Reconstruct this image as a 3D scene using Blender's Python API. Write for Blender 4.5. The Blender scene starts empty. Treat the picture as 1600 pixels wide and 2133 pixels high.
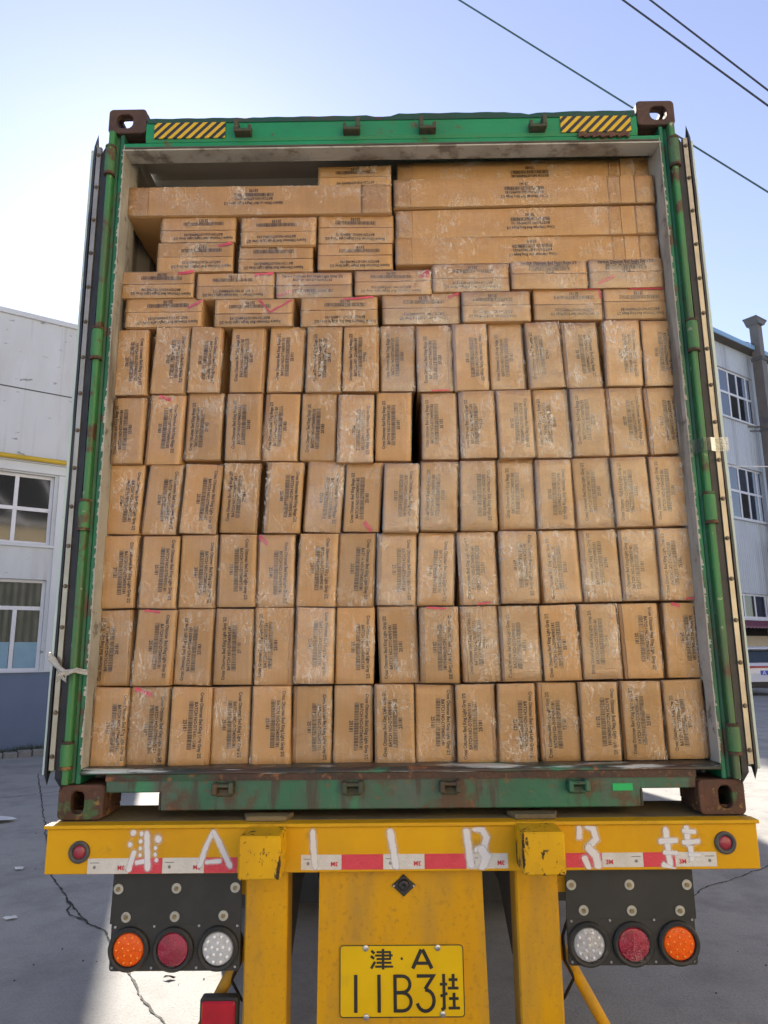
import bpy, bmesh, math, random
from mathutils import Matrix, Vector, noise
random.seed(11)
R = math.radians
scene = bpy.context.scene
col = scene.collection

# ------------------------------------------------------------------ camera
cam_d = bpy.data.cameras.new("camera"); cam = bpy.data.objects.new("camera", cam_d); col.objects.link(cam)
cam_d.sensor_fit = 'HORIZONTAL'; cam_d.sensor_width = 36.0; cam_d.lens = 36.0 * 1482.58 / 1600
cam_d.clip_start = 0.05; cam_d.clip_end = 3000
_p, _r, _y = 0.1967698, -0.01045175, -0.00792329
_f = Vector((math.sin(_y)*math.cos(_p), math.cos(_y)*math.cos(_p), math.sin(_p)))
_rt = Vector((math.cos(_y), -math.sin(_y), 0)); _up = _rt.cross(_f)
_rt2 = _rt*math.cos(_r) + _up*math.sin(_r); _up2 = _rt2.cross(_f)
cam.matrix_world = Matrix(((_rt2.x, _up2.x, -_f.x, -0.02554), (_rt2.y, _up2.y, -_f.y, -2.67478), (_rt2.z, _up2.z, -_f.z, 1.66705), (0, 0, 0, 1)))
scene.camera = cam

# ------------------------------------------------------------------ light
SUN_EL, SUN_AZ = 30.2, 17.5            # azimuth: degrees to the left of the truck axis (+Y)
w = bpy.data.worlds.new("World"); scene.world = w; w.use_nodes = True
nt = w.node_tree; nt.nodes.clear()
sky = nt.nodes.new('ShaderNodeTexSky'); sky.sky_type = 'NISHITA'; sky.sun_disc = False
sky.sun_elevation = R(SUN_EL); sky.sun_rotation = R(-SUN_AZ)
sky.air_density = 1.1; sky.dust_density = 0.16; sky.ozone_density = 3.0; sky.altitude = 0
bg = nt.nodes.new('ShaderNodeBackground'); bg.inputs[1].default_value = 0.050
out = nt.nodes.new('ShaderNodeOutputWorld')
hsv = nt.nodes.new('ShaderNodeHueSaturation'); hsv.inputs['Saturation'].default_value = 0.78; hsv.inputs['Hue'].default_value = 0.518      # thin even haze in the whole sky
nt.links.new(sky.outputs[0], hsv.inputs['Color']); nt.links.new(hsv.outputs[0], bg.inputs[0]); nt.links.new(bg.outputs[0], out.inputs[0])
sd = bpy.data.lights.new("sun", 'SUN'); sun = bpy.data.objects.new("sun", sd); col.objects.link(sun)
sd.energy = 3.3; sd.angle = R(0.9); sd.color = (1.0, 0.92, 0.80)
_sv = Vector((-math.sin(R(SUN_AZ))*math.cos(R(SUN_EL)), math.cos(R(SUN_AZ))*math.cos(R(SUN_EL)), math.sin(R(SUN_EL))))
sun.rotation_euler = _sv.to_track_quat('Z', 'Y').to_euler(); sun.location = (-6, 20, 14)
vs = scene.view_settings
vs.view_transform = 'Standard'; vs.look = 'None'; vs.exposure = 2.32; vs.gamma = 1.0; vs.use_curve_mapping = False
scene.cycles.max_bounces = 7; scene.cycles.transparent_max_bounces = 14
scene.cycles.sample_clamp_indirect = 6

# ------------------------------------------------------------------ materials
def nd(t, typ, **kw):
    n = t.nodes.new(typ)
    for k, v in kw.items(): setattr(n, k, v)
    return n
def ramp(t, src, a, b, c0=(0,0,0,1), c1=(1,1,1,1)):
    r = nd(t, 'ShaderNodeValToRGB'); e = r.color_ramp.elements
    e[0].position = a; e[1].position = b; e[0].color = c0; e[1].color = c1
    t.links.new(src, r.inputs[0]); return r.outputs[0]
def mixc(t, fac, a, b, bt='MIX'):
    m = nd(t, 'ShaderNodeMix', data_type='RGBA', blend_type=bt)
    for s, v in ((m.inputs[0], fac), (m.inputs[6], a), (m.inputs[7], b)):
        if isinstance(v, (int, float)): s.default_value = v
        elif isinstance(v, tuple): s.default_value = v if len(v) == 4 else v + (1,)
        else: t.links.new(v, s)
    return m.outputs[2]
def mth(t, op, a, b=None, clamp=False):
    m = nd(t, 'ShaderNodeMath', operation=op, use_clamp=clamp)
    for s, v in ((m.inputs[0], a), (m.inputs[1], b)):
        if v is None: continue
        if isinstance(v, (int, float)): s.default_value = v
        else: t.links.new(v, s)
    return m.outputs[0]
def noi(t, vec, scale, detail=4, rough=.55, dist=0.0):
    n = nd(t, 'ShaderNodeTexNoise'); n.inputs['Scale'].default_value = scale; n.inputs['Detail'].default_value = detail
    n.inputs['Roughness'].default_value = rough; n.inputs['Distortion'].default_value = dist
    t.links.new(vec, n.inputs['Vector']); return n.outputs[0]
def coords(t, scale=(1,1,1), rnd=True):
    tc = nd(t, 'ShaderNodeTexCoord'); mp = nd(t, 'ShaderNodeMapping'); mp.inputs['Scale'].default_value = scale
    t.links.new(tc.outputs['Object'], mp.inputs[0])
    if rnd:
        oi = nd(t, 'ShaderNodeObjectInfo'); v = nd(t, 'ShaderNodeCombineXYZ')
        x = mth(t, 'MULTIPLY', oi.outputs['Random'], 37.0); y = mth(t, 'MULTIPLY', oi.outputs['Random'], 91.0)
        t.links.new(x, v.inputs[0]); t.links.new(y, v.inputs[2]); t.links.new(v.outputs[0], mp.inputs[1])
    return mp.outputs[0]
MATS = {}
def pmat(name, c1, c2=None, scale=3.0, rough=.6, metal=0.0, spots=(), bump=0.0, bscale=60, spec=.5, stretch=(1,1,1), rvar=.15, rnd=True, streak=None, coat=0.0):
    """two-tone noise paint with optional worn / rusty / dirty patches. spots: (colour, scale, lo, hi, strength, stretch)"""
    m = bpy.data.materials.new(name); m.use_nodes = True; t = m.node_tree
    b = t.nodes['Principled BSDF']
    v = coords(t, stretch, rnd)
    c2 = c2 or tuple(x*.82 for x in c1)
    c = mixc(t, ramp(t, noi(t, v, scale, 5), .35, .68), c1, c2)
    rg = rough
    for s in spots:
        colr, sc, lo, hi, st = s[:5]
        vv = coords(t, s[5], rnd) if len(s) > 5 else v
        f = mth(t, 'MULTIPLY', ramp(t, noi(t, vv, sc, 8, .62), lo, hi), st)
        c = mixc(t, f, c, colr)
    t.links.new(c, b.inputs['Base Color'])
    rr = nd(t, 'ShaderNodeMapRange'); rr.inputs[3].default_value = max(.02, rough-rvar); rr.inputs[4].default_value = min(1, rough+rvar)
    t.links.new(noi(t, v, scale*2.3, 4), rr.inputs[0]); t.links.new(rr.outputs[0], b.inputs['Roughness'])
    b.inputs['Metallic'].default_value = metal; b.inputs['Specular IOR Level'].default_value = spec
    b.inputs['Coat Weight'].default_value = coat
    if bump:
        bp = nd(t, 'ShaderNodeBump'); bp.inputs['Strength'].default_value = bump; bp.inputs['Distance'].default_value = .01
        t.links.new(noi(t, v, bscale, 5), bp.inputs['Height']); t.links.new(bp.outputs[0], b.inputs['Normal'])
    MATS[name] = m; return m
RUST = (.085, .032, .014); RUST2 = (.17, .07, .025); DIRT = (.06, .05, .035)
green = pmat('green_paint', (.003, .235, .095), (.005, .18, .07), 2.2, .5, spots=[((.03,.12,.06), 1.7, .5, .7, .5), ((.10,.06,.03), 9, .60, .66, .85)], bump=.12, bscale=25)
green_shade = pmat('green_paint_in_shade', (.006, .17, .075), (.006, .10, .05), 1.6, .45, spots=[((.02,.06,.04), 2.0, .47, .62, .7), (RUST, 6, .56, .62, .9)], bump=.1, bscale=25)  # container green darkened: the post's shade is put into the colour, plus rust
green_bar = pmat('green_bar_paint', (.03, .21, .055), (.045, .14, .05), 2.5, .5, spots=[((.07,.085,.045), 3, .46, .62, .8, (1,1,.4)), (RUST, 7, .55, .61, .95), ((.40,.40,.26), 24, .64, .68, .8)], bump=.12, bscale=25)
sillm = pmat('rusty_green_sill_paint', (.018, .14, .07), (.025, .085, .05), 3.2, .5,
             spots=[((.085,.09,.08), 2.3, .45, .62, .75, (1.6, 1, .5)), ((.01,.26,.10), 2.6, .56, .62, .6, (1,1,.4)), (RUST, 5, .53, .60, .85), (RUST2, 26, .60, .66, .6), ((.05,.032,.022), 4, .53, .60, .8, (3, 1, .35))], bump=.2, bscale=30)
lipm = pmat('worn_sill_lip_highlit', (.085, .045, .03), (.03, .05, .045), 4, .38, metal=.2, spots=[((.02,.24,.13), 4, .50, .58, .85, (.5,1,3)), ((.60,.64,.62), 7, .56, .61, .85, (.3,1,8)), ((.33,.12,.04), 12, .60, .66, .7)], bump=.3, bscale=35)  # worn lip; the whitish streaks also paint a highlight along it
rustband = pmat('rust_band', (.075, .036, .022), (.045, .03, .024), 8, .7, spots=[((.02,.09,.05), 5, .54, .62, .8, (.5,1,2)), ((.26,.11,.04), 22, .58, .64, .7)], bump=.5, bscale=45)
rustm = pmat('rusty_casting', (.105, .045, .026), (.055, .026, .018), 9, .75, spots=[((.055,.11,.045), 9, .575, .61, .9), ((.28,.17,.04), 26, .58, .64, .7), ((.02,.015,.012), 6, .52, .64, .7)], bump=.55, bscale=55)
rusttop = pmat('rusty_top_casting', (.085, .044, .032), (.05, .028, .022), 8, .72, spots=[((.06,.10,.06), 9, .60, .68, .8), ((.02,.015,.012), 5, .55, .75, .6)], bump=.5, bscale=50)
brownm = pmat('brown_rusty_bracket', (.065, .042, .028), (.045, .07, .04), 20, .7, spots=[((.02,.11,.05), 22, .6, .68, .8)], bump=.5, bscale=60)
liner = pmat('dirty_white_liner', (.44, .43, .39), (.34, .33, .29), 2.0, .6, spots=[((.17,.14,.10), 3.5, .50, .70, .7), ((.08,.06,.045), 14, .60, .66, .6), ((.10,.07,.05), 6, .54, .62, .7, (1, 1, .12))], bump=.15)
roofm = pmat('interior_roof_paint', (.58, .57, .52), (.46, .45, .41), 1.5, .6, spots=[((.10,.08,.06), 5, .6, .75, .6)], bump=.1)
dooredge = pmat('pale_teal_door_paint', (.50, .60, .56), (.40, .50, .47), 2.5, .5, spots=[((.15,.18,.15), 30, .66, .70, .7)])
rubber = pmat('black_rubber', (.012, .012, .016), (.02, .02, .024), 8, .55, spots=[((.06,.055,.05), 5, .6, .8, .5)])
stripm = pmat('zinc_gasket_strip', (.40, .37, .32), (.30, .27, .22), 6, .36, metal=.75, spots=[((.20,.14,.08), 14, .64, .72, .6), ((.30,.26,.2), 4, .55, .7, .5, (1,1,.3))], bump=.12, bscale=40)
rivetm = pmat('dull_rivet', (.17, .14, .10), (.09, .075, .06), 40, .5, metal=.5)
def yellowpaint(name, c1, c2, extra=()):
    return pmat(name, c1, c2, 2.2, .5, spots=[((.40,.21,.02), 2.5, .5, .72, .5, (1,1,.45)), ((.12,.08,.03), 9, .60, .70, .3)] + list(extra), bump=.08, bscale=45, spec=.22)
yel = yellowpaint('yellow_paint', (.66, .355, .003), (.60, .305, .003))
yel_post = yellowpaint('yellow_post_paint', (.64, .335, .004), (.56, .28, .005), [((.30,.19,.055), 1.8, .48, .66, .6, (3.0, 1, .7)), ((.14,.09,.035), 60, .56, .68, .35)])
yel_chip = yellowpaint('chipped_yellow_paint', (.72, .42, .003), (.66, .36, .003), [((.018,.016,.016), 17, .60, .615, .95, (1.3,1,.5)), ((.018,.016,.016), 45, .60, .63, .9)])
yel_top = pmat('dirty_yellow_top', (.16, .125, .07), (.22, .16, .06), 5, .7, spots=[((.05,.045,.04), 4, .5, .7, .8)], bump=.2)
yel_edge = yellowpaint('yellow_flange_paint', (.66, .38, .010), (.58, .30, .008), [((.03,.025,.02), 20, .68, .71, .9)])
dark_rail = pmat('dark_chassis', (.03, .026, .022), (.05, .038, .022), 3, .7)
tyrem = pmat('tyre_rubber', (.016, .016, .016), (.03, .028, .026), 5, .85, bump=.3)
plate_y = pmat('plate_yellow', (.72, .47, .003), (.64, .40, .003), 5, .42, spec=.25, spots=[((.40,.26,.03), 7, .6, .75, .4)])
plate_k = pmat('plate_black', (.012, .012, .012), (.02, .02, .018), 20, .5)
boardm = pmat('black_lamp_board', (.022, .022, .023), (.034, .034, .034), 6, .48, spots=[((.09,.085,.08), 5, .58, .76, .35, (2, 1, .6))], bump=.08)
washer = pmat('pale_washer', (.46, .46, .43), (.36, .36, .33), 30, .45, metal=.3, spots=[((.12,.10,.08), 24, .6, .7, .6)])
boltm = pmat('brass_bolt', (.30, .24, .12), (.20, .16, .09), 40, .4, metal=.6)
screw = pmat('steel_screw', (.55, .55, .56), (.4, .4, .42), 60, .3, metal=.8)
def lens(name, c, c2, sc=90, coat=1.0):
    m = pmat(name, c, c2, sc, .3, spec=.3, coat=coat*.3, bump=.2, bscale=130); return m
amber = lens('amber_lens', (.86, .125, .001), (.70, .085, .001)); amberd = pmat('amber_led_dome', (.95, .30, .02), (.9, .25, .02), 80, .2, coat=.4)
redl = lens('red_lens_peeling_film', (.38, .012, .05), (.30, .008, .04)); redd = pmat('red_led_dome', (.45, .06, .09), (.4, .05, .08), 80, .2, coat=1)
clearl = lens('clear_lens', (.50, .52, .56), (.40, .42, .46)); cleard = pmat('clear_led_dome', (.85, .87, .9), (.8, .82, .85), 80, .12, coat=1)
redbox = pmat('red_square_lens', (.42, .004, .02), (.32, .003, .015), 20, .35, coat=.2)
mkred = pmat('marker_red_lens', (.30, .03, .05), (.24, .02, .035), 20, .35, coat=.3)
tape_w = pmat('silver_reflective_tape', (.62, .60, .57), (.55, .53, .50), 40, .4, spots=[((.36,.30,.2), 6, .6, .75, .5)], bump=.2, bscale=150)
tape_r = pmat('red_reflective_tape', (.62, .045, .075), (.55, .035, .06), 40, .4, bump=.2, bscale=150)
print_r = pmat('red_print', (.6, .04, .05), None, 10, .5); print_g = pmat('grey_print', (.20, .20, .22), None, 10, .5)
pink = pmat('pink_marker', (.68, .055, .11), (.58, .09, .12), 30, .5)
brightg = pmat('bright_green_patch', (.0, .42, .11), (.0, .37, .10), 10, .45)
clear_bits = pmat('plastic_tie', (.45, .45, .43), (.34, .33, .31), 20, .3, coat=.6, bump=.6, bscale=60)
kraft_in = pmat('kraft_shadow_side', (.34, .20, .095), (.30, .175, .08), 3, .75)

def cardboard(name, c1, c2):
    m = bpy.data.materials.new(name); m.use_nodes = True; t = m.node_tree; b = t.nodes['Principled BSDF']
    v = coords(t); oi = nd(t, 'ShaderNodeObjectInfo')
    c = mixc(t, ramp(t, noi(t, v, 5, 5), .3, .7), c1, c2)
    c = mixc(t, mth(t, 'MULTIPLY', ramp(t, noi(t, coords(t, (1, 1, .06)), 90, 3), .35, .7), .16), c, (.30, .17, .075))      # paper fibre / flute lines
    c = mixc(t, mth(t, 'MULTIPLY', ramp(t, noi(t, v, 160, 2), .6, .75), .25), c, (.24, .13, .055))
    hs = nd(t, 'ShaderNodeHueSaturation'); t.links.new(c, hs.inputs['Color'])
    mr = nd(t, 'ShaderNodeMapRange'); mr.inputs[3].default_value = .86; mr.inputs[4].default_value = 1.10
    t.links.new(oi.outputs['Random'], mr.inputs[0]); t.links.new(mr.outputs[0], hs.inputs['Value'])
    t.links.new(hs.outputs[0], b.inputs['Base Color']); b.inputs['Roughness'].default_value = .62; b.inputs['Specular IOR Level'].default_value = .35
    bp = nd(t, 'ShaderNodeBump'); bp.inputs['Strength'].default_value = .18; bp.inputs['Distance'].default_value = .004
    t.links.new(noi(t, v, 28, 4), bp.inputs['Height']); t.links.new(bp.outputs[0], b.inputs['Normal'])
    MATS[name] = m; return m
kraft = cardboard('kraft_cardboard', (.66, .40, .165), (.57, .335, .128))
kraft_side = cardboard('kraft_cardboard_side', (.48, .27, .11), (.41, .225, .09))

def film(name, amount, rough, tint, white):
    """clear stretch film: see-through, glossy, with creases and their highlights painted white"""
    m = bpy.data.materials.new(name); m.use_nodes = True; t = m.node_tree; t.nodes.clear()
    o = nd(t, 'ShaderNodeOutputMaterial')
    v = coords(t); vs_ = coords(t, (.55, 1, 1.6))
    n1 = noi(t, v, 24, 5, .65, 1.6); n2 = noi(t, vs_, 75, 4, .6, .8); n3 = noi(t, coords(t, (.25, 1, 1.3)), 90, 3, .5, .3)
    h = mth(t, 'ADD', mth(t, 'MULTIPLY', n1, .9), mth(t, 'ADD', mth(t, 'MULTIPLY', n2, .45), mth(t, 'MULTIPLY', n3, .25)))
    bp = nd(t, 'ShaderNodeBump'); bp.inputs['Strength'].default_value = .42; bp.inputs['Distance'].default_value = .010
    t.links.new(h, bp.inputs['Height'])
    tr = nd(t, 'ShaderNodeBsdfTransparent'); tr.inputs[0].default_value = tint + (1,)
    gl = nd(t, 'ShaderNodeBsdfGlossy'); gl.inputs['Roughness'].default_value = rough; t.links.new(bp.outputs[0], gl.inputs['Normal'])
    df = nd(t, 'ShaderNodeBsdfDiffuse'); df.inputs[0].default_value = (.92, .84, .72, 1)
    fr = nd(t, 'ShaderNodeFresnel'); fr.inputs[0].default_value = 1.5; t.links.new(bp.outputs[0], fr.inputs['Normal'])
    patch = ramp(t, noi(t, v, 6, 3), .38, .62)
    fac = mth(t, 'MULTIPLY', mth(t, 'ADD', fr.outputs[0], mth(t, 'MULTIPLY', patch, .035)), amount, True)
    # creases: thin ridges of distorted noise, diffuse white standing in for highlights
    rid = mth(t, 'ABSOLUTE', mth(t, 'SUBTRACT', noi(t, v, 14, 3, .6, 2.6), .5))
    cre = ramp(t, rid, .0, .016, (1,1,1,1), (0,0,0,1))
    rid2 = mth(t, 'ABSOLUTE', mth(t, 'SUBTRACT', noi(t, coords(t, (2.2, 1, .5)), 17, 3, .6, 1.2), .5))
    cre2 = ramp(t, rid2, .0, .022, (1,1,1,1), (0,0,0,1))
    gate = ramp(t, noi(t, v, 5.3, 3), .47, .60)
    wf = mth(t, 'MULTIPLY', mth(t, 'MULTIPLY', mth(t, 'MAXIMUM', cre, cre2), gate), white, True)
    m1 = nd(t, 'ShaderNodeMixShader'); t.links.new(fac, m1.inputs[0]); t.links.new(tr.outputs[0], m1.inputs[1]); t.links.new(gl.outputs[0], m1.inputs[2])
    m2 = nd(t, 'ShaderNodeMixShader'); t.links.new(wf, m2.inputs[0]); t.links.new(m1.outputs[0], m2.inputs[1]); t.links.new(df.outputs[0], m2.inputs[2])
    t.links.new(m2.outputs[0], o.inputs[0]); MATS[name] = m; return m
film_thin = film('thin_stretch_film', 1.0, .11, (.995, .99, .98), .62)
film_sheen = film('wrinkled_film_sheen', 2.2, .11, (1.0, .985, .94), .75)  # gloss boosted on chosen cartons to put reflected glare into the film
tape_clear = film('clear_packing_tape', 1.2, .14, (.98, .95, .88), .35)

def inkmat(name, strength):
    m = bpy.data.materials.new(name); m.use_nodes = True; t = m.node_tree; t.nodes.clear()
    o = nd(t, 'ShaderNodeOutputMaterial'); df = nd(t, 'ShaderNodeBsdfDiffuse'); df.inputs[0].default_value = (.045, .034, .034, 1)
    tr = nd(t, 'ShaderNodeBsdfTransparent'); mx = nd(t, 'ShaderNodeMixShader')
    f = mth(t, 'MULTIPLY', ramp(t, noi(t, coords(t), 22, 4), .27, .42), strength, True)  # noise thins the ink, painting wear and film glare over the print
    t.links.new(f, mx.inputs[0]); t.links.new(tr.outputs[0], mx.inputs[1]); t.links.new(df.outputs[0], mx.inputs[2]); t.links.new(mx.outputs[0], o.inputs[0])
    MATS[name] = m; return m
ink = inkmat('print_ink', .95); ink_faint = inkmat('glare_faded_print_ink', .84)

def spraymat(name, lo, hi, alpha, nz):
    m = bpy.data.materials.new(name); m.use_nodes = True; t = m.node_tree; t.nodes.clear()
    o = nd(t, 'ShaderNodeOutputMaterial'); df = nd(t, 'ShaderNodeBsdfDiffuse'); df.inputs[0].default_value = (.74, .74, .77, 1)
    tr = nd(t, 'ShaderNodeBsdfTransparent'); mx = nd(t, 'ShaderNodeMixShader')
    uv = nd(t, 'ShaderNodeUVMap'); sp = nd(t, 'ShaderNodeSeparateXYZ'); t.links.new(uv.outputs[0], sp.inputs[0])
    a = mth(t, 'ABSOLUTE', mth(t, 'SUBTRACT', mth(t, 'MULTIPLY', sp.outputs[1], 2.0), 1.0))
    e = mth(t, 'ABSOLUTE', mth(t, 'SUBTRACT', mth(t, 'MULTIPLY', sp.outputs[0], 2.0), 1.0))
    e = mth(t, 'MULTIPLY', mth(t, 'SUBTRACT', e, .72), 3.6, False); e = mth(t, 'MAXIMUM', e, 0.0)
    a = mth(t, 'SQRT', mth(t, 'ADD', mth(t, 'MULTIPLY', a, a), mth(t, 'MULTIPLY', e, e)))
    a = mth(t, 'ADD', a, mth(t, 'MULTIPLY', mth(t, 'SUBTRACT', noi(t, coords(t), 38, 4), .5), nz))
    rm = nd(t, 'ShaderNodeMapRange', interpolation_type='SMOOTHSTEP'); rm.inputs[1].default_value = hi; rm.inputs[2].default_value = lo; t.links.new(a, rm.inputs[0])
    f = mth(t, 'MULTIPLY', rm.outputs[0], alpha)
    t.links.new(f, mx.inputs[0]); t.links.new(tr.outputs[0], mx.inputs[1]); t.links.new(df.outputs[0], mx.inputs[2]); t.links.new(mx.outputs[0], o.inputs[0])
    return m
spray_core = spraymat('white_spray_paint', .45, 1.0, .88, .7); spray_mist = spraymat('white_overspray', .0, 1.0, .34, .6)

def stripes():
    m = pmat('hazard_stripe_decal', (.62, .40, .01), (.56, .35, .01), 8, .45); t = m.node_tree; b = t.nodes['Principled BSDF']
    tc = nd(t, 'ShaderNodeTexCoord'); sp = nd(t, 'ShaderNodeSeparateXYZ'); t.links.new(tc.outputs['Object'], sp.inputs[0])
    f = mth(t, 'FRACT', mth(t, 'MULTIPLY', mth(t, 'SUBTRACT', sp.outputs[0], mth(t, 'MULTIPLY', sp.outputs[2], .95)), 25.5))
    k = mth(t, 'GREATER_THAN', f, .5)
    old = b.inputs['Base Color'].links[0].from_socket
    c = mixc(t, k, old, (.018, .019, .024)); t.links.new(c, b.inputs['Base Color']); return m
hazard = stripes()

def concrete():
    m = bpy.data.materials.new('concrete_yard'); m.use_nodes = True; t = m.node_tree; b = t.nodes['Principled BSDF']
    tc = nd(t, 'ShaderNodeTexCoord'); v = tc.outputs['Object']
    c = mixc(t, ramp(t, noi(t, v, .55, 5), .35, .68), (.33, .325, .31), (.275, .272, .265))
    c = mixc(t, mth(t, 'MULTIPLY', ramp(t, noi(t, v, 2.2, 7, .68), .47, .66), .6), c, (.185, .18, .175))
    c = mixc(t, mth(t, 'MULTIPLY', ramp(t, noi(t, v, 75, 4, .75), .50, .66), .55), c, (.15, .145, .14))
    c = mixc(t, mth(t, 'MULTIPLY', ramp(t, noi(t, v, 60, 3, .7), .60, .74), .45), c, (.46, .44, .41))
    t.links.new(c, b.inputs['Base Color']); b.inputs['Roughness'].default_value = .85; b.inputs['Specular IOR Level'].default_value = .3
    bp = nd(t, 'ShaderNodeBump'); bp.inputs['Strength'].default_value = .5; bp.inputs['Distance'].default_value = .01
    h = mth(t, 'ADD', noi(t, v, 70, 4, .7), mth(t, 'MULTIPLY', noi(t, v, 9, 4), .8))
    t.links.new(h, bp.inputs['Height']); t.links.new(bp.outputs[0], b.inputs['Normal']); return m
concm = concrete()
crackm = pmat('dark_crack_dirt', (.014, .014, .012), (.03, .028, .022), 20, .95)
wallm = pmat('white_render_wall', (.57, .59, .62), (.51, .53, .56), .35, .8, spots=[((.42,.42,.40), 1.0, .48, .68, .55, (1, 1, .3)), ((.17,.17,.17), 3.0, .635, .66, .75, (1, 1, 2.4)), ((.28,.28,.28), 2.2, .54, .66, .35, (3, 1, .10))], bump=.1, bscale=30, rnd=False)
trimw = pmat('white_wall_trim', (.60, .62, .65), (.55, .57, .6), 1.0, .7, rnd=False)
dado = pmat('blue_grey_dado', (.125, .165, .255), (.105, .14, .22), .8, .7, spots=[((.2,.2,.22), 1.4, .6, .8, .4)], rnd=False)
pvc = pmat('white_window_frame', (.68, .68, .72), (.62, .62, .66), 3, .4)
pipey = pmat('yellow_gas_pipe', (.55, .37, .02), (.45, .30, .02), 2, .5)
frost = pmat('frosted_blue_film', (.22, .36, .46), (.19, .31, .40), 3, .5)
groovem = pmat('wall_groove', (.10, .10, .10), None, 2, .9)
def glassmat(name, dk, refl):
    m = pmat(name, dk, None, .6, .06, spec=.5, rvar=.03); t = m.node_tree; b = t.nodes['Principled BSDF']
    b.inputs['IOR'].default_value = refl; return m
glass_g = glassmat('dark_green_glass', (.022, .032, .026), 1.75)
glass_d = glassmat('dark_window_glass', (.02, .022, .024), 1.8)
glass_b = glassmat('bluish_window_glass', (.035, .045, .07), 2.3)
def siding(name, c1, c2, k, depth):
    m = pmat(name, c1, c2, .5, .5, spots=[((.24,.23,.23), .9, .5, .68, .5, (2, 1, .12))], rnd=False); t = m.node_tree; b = t.nodes['Principled BSDF']
    tc = nd(t, 'ShaderNodeTexCoord'); sp = nd(t, 'ShaderNodeSeparateXYZ'); t.links.new(tc.outputs['Object'], sp.inputs[0])
    s = mth(t, 'SINE', mth(t, 'MULTIPLY', sp.outputs[0], k)); bp = nd(t, 'ShaderNodeBump'); bp.inputs['Strength'].default_value = .8; bp.inputs['Distance'].default_value = depth
    t.links.new(s, bp.inputs['Height']); t.links.new(bp.outputs[0], b.inputs['Normal']); return m
side_g = siding('grey_metal_siding', (.50, .53, .57), (.45, .475, .52), 34.0, .02)
side_c = siding('cream_metal_siding', (.66, .54, .35), (.60, .48, .30), 34.0, .03)
eave = pmat('blue_roof_trim', (.22, .38, .55), (.2, .33, .5), 2, .5); eaved = pmat('eave_underside', (.12, .105, .085), None, 2, .8)
ductm = pmat('brown_grey_duct', (.145, .125, .115), (.11, .095, .085), 1.5, .6, spots=[((.05,.05,.09), 1.3, .6, .7, .6)])
awnm = pmat('maroon_awning', (.20, .055, .085), (.16, .045, .07), 4, .5)
creamw = pmat('cream_low_wall', (.60, .50, .36), (.52, .43, .30), 1.5, .8)
darkm = pmat('dark_opening', (.012, .011, .011), None, 2, .9)
carw = pmat('white_car_paint', (.62, .64, .72), (.60, .62, .70), 2, .25, coat=.8); cark = pmat('black_car_trim', (.014, .014, .018), None, 5, .5)
carred = pmat('tail_light_red', (.35, .008, .03), None, 5, .25, coat=.5); carblue = pmat('plate_blue', (.03, .08, .55), None, 5, .4)
carglass = glassmat('car_glass', (.02, .03, .035), 1.8); whitep = pmat('white_print', (.8, .8, .8), None, 5, .5)
grassm = pmat('weedy_grass', (.055, .085, .028), (.09, .085, .04), 9, .9); stonem = pmat('kerb_stone', (.22, .215, .21), (.17, .165, .16), 6, .85, bump=.3)
wirem = pmat('dark_cable', (.015, .02, .035), None, 5, .6); wireg = pmat('green_cable', (.03, .085, .085), None, 5, .6); wirew = pmat('white_cable', (.7, .7, .7), None, 5, .6)
paperm = pmat('white_paper', (.7, .7, .7), None, 10, .7); leafm = pmat('dry_leaf', (.05, .035, .02), None, 10, .8)
rimm = pmat('wheel_rim', (.14, .13, .12), (.09, .085, .08), 8, .6, metal=.3)
woodm = pmat('container_floor_ply', (.16, .10, .06), None, 3, .8)

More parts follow.
